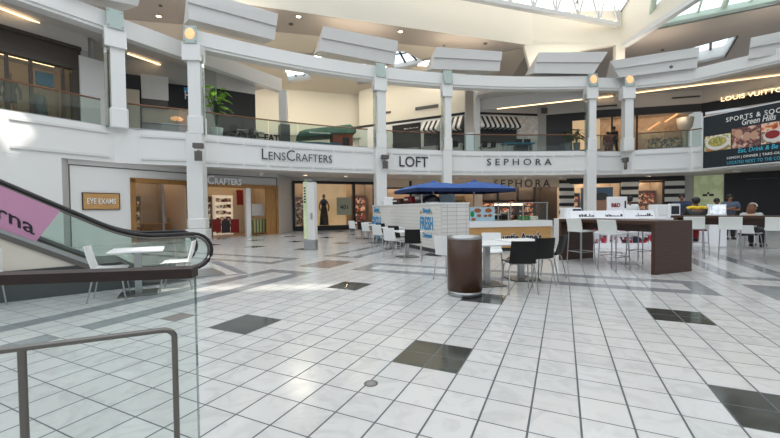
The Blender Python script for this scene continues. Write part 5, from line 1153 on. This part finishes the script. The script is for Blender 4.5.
# ------------------------------------------------------------------ people
def skin_mesh(V,E,R,m,name,parent,sub=1):
    me=bpy.data.meshes.new(name); me.from_pydata([tuple(v) for v in V],E,[]); o=bpy.data.objects.new(name,me); C.objects.link(o)
    md=o.modifiers.new('skin','SKIN'); md.use_smooth_shade=True
    lay=me.skin_vertices[0] if me.skin_vertices else None
    if lay is None:
        bm=bmesh.new(); bm.from_mesh(me); bm.verts.layers.skin.verify(); bm.to_mesh(me); bm.free(); lay=me.skin_vertices[0]
    for i,r in enumerate(R): lay.data[i].radius=(r,r) if not isinstance(r,tuple) else r
    lay.data[0].use_root=True
    md2=o.modifiers.new('sub','SUBSURF'); md2.levels=sub; md2.render_levels=sub
    dg=bpy.context.evaluated_depsgraph_get(); new=bpy.data.meshes.new_from_object(o.evaluated_get(dg)); bpy.data.objects.remove(o)
    new.materials.clear(); new.materials.append(M[m]); q=bpy.data.objects.new(name,new); C.objects.link(q); q.parent=parent
    for p in new.polygons: p.use_smooth=True
    return q
def person(label,at,pose,skinm,top,bottom,hair,h=1.75,hairlen=0,group=None,armL=None,armR=None,yoke=None,cap=None,lean=0,headturn=0,seat=.74):
    """local frame: facing +y. pose: stand / sit / walk"""
    t=thing('person',label,'person',at,group); s=h/1.75
    ph=.93*s if pose!='sit' else seat+.1
    ly=lean
    J={'pel':(0,0,ph),'wai':(0,.0+ly*.3,ph+.17*s),'che':(0,ly*.8,ph+.40*s),'nek':(0,ly*1.1,ph+.54*s),'hd0':(0,ly*1.25+.015,ph+.62*s),'hd1':(0,ly*1.4+.02,ph+.72*s),'hd2':(0,ly*1.4+.01,ph+.80*s),'nos':(math.sin(headturn)*-.11,ly*1.4+.02+.11*math.cos(headturn),ph+.70*s)}
    Rr={'pel':(.15,.11),'wai':(.135,.1),'che':(.16,.11),'nek':.055,'hd0':.06,'hd1':(.078,.088),'hd2':(.06,.07),'nos':.014}
    Ed=[('pel','wai'),('wai','che'),('che','nek'),('nek','hd0'),('hd0','hd1'),('hd1','hd2'),('hd1','nos')]
    defa={-1:((-.2,0,.49),(-.25,-.02,.2),(-.24,.05,-.05)),1:((.2,0,.49),(.25,-.02,.2),(.24,.05,-.05))}
    for sd,arm in ((-1,armL),(1,armR)):
        k='L' if sd<0 else 'R'; a=arm or defa[sd]
        P=[Vector((p[0],p[1]+(ly if i==0 else ly*.6),ph+p[2]*s)) for i,p in enumerate(a)]
        J['sh'+k],J['el'+k],J['wr'+k]=P; f=(P[2]-P[1]).normalized(); J['pa'+k]=P[2]+f*.07
        Rr['sh'+k]=.06;Rr['el'+k]=.042;Rr['wr'+k]=.03;Rr['pa'+k]=(.036,.022)
        Ed+=[('che','sh'+k),('sh'+k,'el'+k),('el'+k,'wr'+k),('wr'+k,'pa'+k)]
        sv=f.cross(Vector((0,1,0) if abs(f.y)<.8 else (0,0,1))).normalized()
        for q in range(4):
            n1=f'f{q}{k}'; J[n1]=J['pa'+k]+f*(.075-.008*abs(q-1.3))+sv*(q-1.5)*.02+Vector((0,.012,0)); Rr[n1]=.009; Ed.append(('pa'+k,n1))
        n1='th'+k; J[n1]=P[2]+f*.06+sv*-.055; Rr[n1]=.01; Ed.append(('wr'+k,n1))
        hx=sd*.09
        if pose=='sit': L=[(hx*1.1,.04,ph-.02),(hx*1.5,.42,ph-.02),(hx*1.4,.40,ph-.42),(hx*1.4,.52,ph-.47)]
        elif pose=='walk': L=[(hx,0,ph-.06),(hx,.12*sd,ph*.52),(hx,.26*sd-(.1 if sd<0 else 0),.08),(hx,.26*sd+.08,.03)]
        else: L=[(hx,0,ph-.06),(hx*1.15,.01,ph*.52),(hx*1.2,-.01,.08),(hx*1.25,.12,.035)]
        for nm,p,r in zip(('hi','kn','an','to'),L,(.09,.06,.042,.035)): J[nm+k]=Vector(p); Rr[nm+k]=r
        Ed+=[('pel','hi'+k),('hi'+k,'kn'+k),('kn'+k,'an'+k),('an'+k,'to'+k)]
    K=list(J); ix={k:i for i,k in enumerate(K)}
    skin_mesh([J[k] for k in K],[(ix[a],ix[b]) for a,b in Ed],[Rr[k] for k in K],skinm,'body',t)
    def cloth(names,edges,gr,m,nm,trim=None):
        V=[Vector(J[n]) for n in names]
        if trim:
            for a,b,f in trim: V[names.index(a)]=Vector(J[b])+(Vector(J[a])-Vector(J[b]))*f
        def g(r): return tuple(x+gr for x in r) if isinstance(r,tuple) else r+gr
        ii={n:i for i,n in enumerate(names)}
        return skin_mesh(V,[(ii[a],ii[b]) for a,b in edges],[g(Rr[n]) for n in names],m,nm,t)
    cloth(['pel','wai','che','shL','elL','shR','elR'],[('pel','wai'),('wai','che'),('che','shL'),('shL','elL'),('che','shR'),('shR','elR')],.045,top,'shirt',[('elL','shL',.8),('elR','shR',.8)])
    cloth(['pel','hiL','knL','anL','hiR','knR','anR'],[('pel','hiL'),('hiL','knL'),('knL','anL'),('pel','hiR'),('hiR','knR'),('knR','anR')],.03,bottom,'trousers')
    for k in 'LR': p=J['to'+k]; a=J['an'+k]; MB().rbox(((p.x+a.x)/2,(p.y+a.y)/2+.02,min(p.z,a.z)+.01),(.1,.26,.09),.03).build('shoe','black',t)
    hd=Vector(J['hd1']); c=math.cos(headturn); sn_=math.sin(headturn)
    b=MB(); b.ball((hd.x+sn_*.025,hd.y-.025*c,hd.z+.045),(.098,.108,.105),12,8)
    if hairlen: b.ball((hd.x+sn_*.05,hd.y-.06*c,hd.z-.06),(.11,.09,.16),12,8)
    b.build('hair',hair,t)
    if cap: b=MB(); b.ball((hd.x,hd.y-.01,hd.z+.065),(.105,.115,.09),12,6); b.box((hd.x-sn_*.1,hd.y+.12*c,hd.z+.06),(.14,.12,.015)); b.build('cap',cap,t)
    if hairlen: MB().tube([(hd.x+.104*math.cos(a_),hd.y+.0+.03*math.sin(a_)*0+.02,hd.z+.05+.105*math.sin(a_)) for a_ in [PI*i_/10 for i_ in range(11)]],.014,6).build('headband','offwhite',t)
    b=MB()
    for e_ in (-1,1): b.ball((hd.x-sn_*.085+e_*.032*c,hd.y+.085*c+e_*.032*sn_,hd.z+.012),.011,8,5)
    b.build('eyes','hairb',t); b=MB(); b.box((hd.x-sn_*.09,hd.y+.088*c,hd.z-.055),(.045,.012,.012),headturn); b.build('mouth','rust',t)
    b=MB()
    for e_ in (-1,1): b.ball((hd.x+e_*.085*c,hd.y+e_*.085*sn_,hd.z),(.014,.022,.032),8,5)
    b.build('ears',skinm,t)
    if yoke:
        b=MB(); a=Vector(J['shL']); d=Vector(J['shR']); n=Vector(J['nek'])
        b.tube([a+Vector((-.03,-.03,.03)),a*.5+n*.5+Vector((0,-.05,.04)),n+Vector((0,-.06,-.01)),d*.5+n*.5+Vector((0,-.05,.04)),d+Vector((.03,-.03,.03))],[.045,.05,.055,.05,.045],8); b.build('shirt_yoke',yoke,t)
    return t
fold=(((-.2,0,.49),(-.26,.08,.24),(-.02,.24,.27)),((.2,0,.49),(.26,.08,.24),(.02,.22,.31)))
reach=(((-.2,.02,.49),(-.24,.2,.26),(-.14,.42,.24)),((.2,.02,.49),(.24,.2,.26),(.14,.44,.24)))
person('person in black shirt with yellow shoulders and dark cap, sitting with back turned',(8.85,10.55,0,-.35),'sit','skin1','black','red','hairb',1.62,seat=.63,armL=reach[0],armR=reach[1],yoke='yellow',cap='black',lean=.05)
t=dup(ST,(8.83,10.5,0,-.35),'white bar stool under the person with yellow shoulders',GS); t.scale=(1,1,.85)
wp=aty(757,212,9.6); person('person with auburn hair and headband in a grey top seated behind the right bar table',(10.75,10.95,0,-1.2),'sit','skin2','shirtgrey','jeans','hairr',1.62,hairlen=1,armL=reach[0],armR=reach[1],lean=.1,seat=.43)
t=dup(WC,(10.75,10.93,0,-1.2),'white cafe chair under the person with auburn hair',GW)
def feet(px,ytop,h):
    # distance at which a person of height h has the crown at row ytop
    d=ray(px,ytop); k=(h-EYE)/d.z; return d.x*k,d.y*k
x,y=12.6,13.7; person('person in a slate blue shirt with arms crossed standing by the pale green poster',(12.9,13.9,0,PI-.5),'stand','skin3','shirtblue','jeans','hairb',1.67,armL=fold[0],armR=fold[1])
person('person in a dark shirt standing left of the one with crossed arms',(12.85,14.4,0,PI-.4),'stand','skin1','shirtnavy','jeans','hairb',1.53)
person('person in a dark blue shirt standing behind the white monitor',(10.6,13.3,0,PI-.6),'stand','skin3','shirtnavy','jeans','hairb',1.7,armL=reach[0],armR=reach[1])
person('person in a white shirt seen from behind at the beauty kiosk',(8.35,12.75,0,-.3),'stand','skin1','shirtwhite','jeans','hairb',1.6)
person('person in dark clothes walking upstairs behind the short railing',(14.82,24.25,HF,-1.2),'walk','skin1','black','jeans','hairb',1.85)
person('person in a rust jacket leaning on the short upstairs railing',(14.3,24.05,HF,-.4),'stand','skin1','rust','rust','hairb',1.45)
xx,_=E_.cast(172,220,2.2); p=E_.W(xx-.1,2.2,0); person('person in black reaching across the desk inside the eye exam room',(p.x,p.y,0,-1.0),'sit','skin2','black','jeans','hairb',1.6,armL=reach[0],armR=reach[1],lean=.1)
t=dup(ST,(p.x,p.y,0,-1.0),'bar stool inside the eye exam room','stool under the person in the eye exam room')
# ------------------------------------------------------------------ light, sky, camera
w=bpy.data.worlds.new('World'); bpy.context.scene.world=w; w.use_nodes=True; bg=w.node_tree.nodes['Background']; bg.inputs[0].default_value=(.86,.93,1,1); bg.inputs[1].default_value=.5
sd=bpy.data.lights.new('sun','SUN'); sd.energy=3.6; sd.angle=.012; sd.color=(1,.95,.85); so=bpy.data.objects.new('sun',sd); C.objects.link(so); so.rotation_euler=SUN.to_track_quat('Z','Y').to_euler()
cam=bpy.data.cameras.new('camera'); cam.sensor_width=36; cam.lens=FPX/780*36; cam.clip_start=.05; cam.clip_end=200; co=bpy.data.objects.new('camera',cam); C.objects.link(co)
co.matrix_world=Matrix(((_R2.x,_U2.x,-_F.x,0),(_R2.y,_U2.y,-_F.y,0),(_R2.z,_U2.z,-_F.z,EYE),(0,0,0,1)))
sc=bpy.context.scene; sc.camera=co; sc.view_settings.view_transform='Standard'; sc.view_settings.look='None'; sc.view_settings.exposure=.22; sc.view_settings.gamma=1
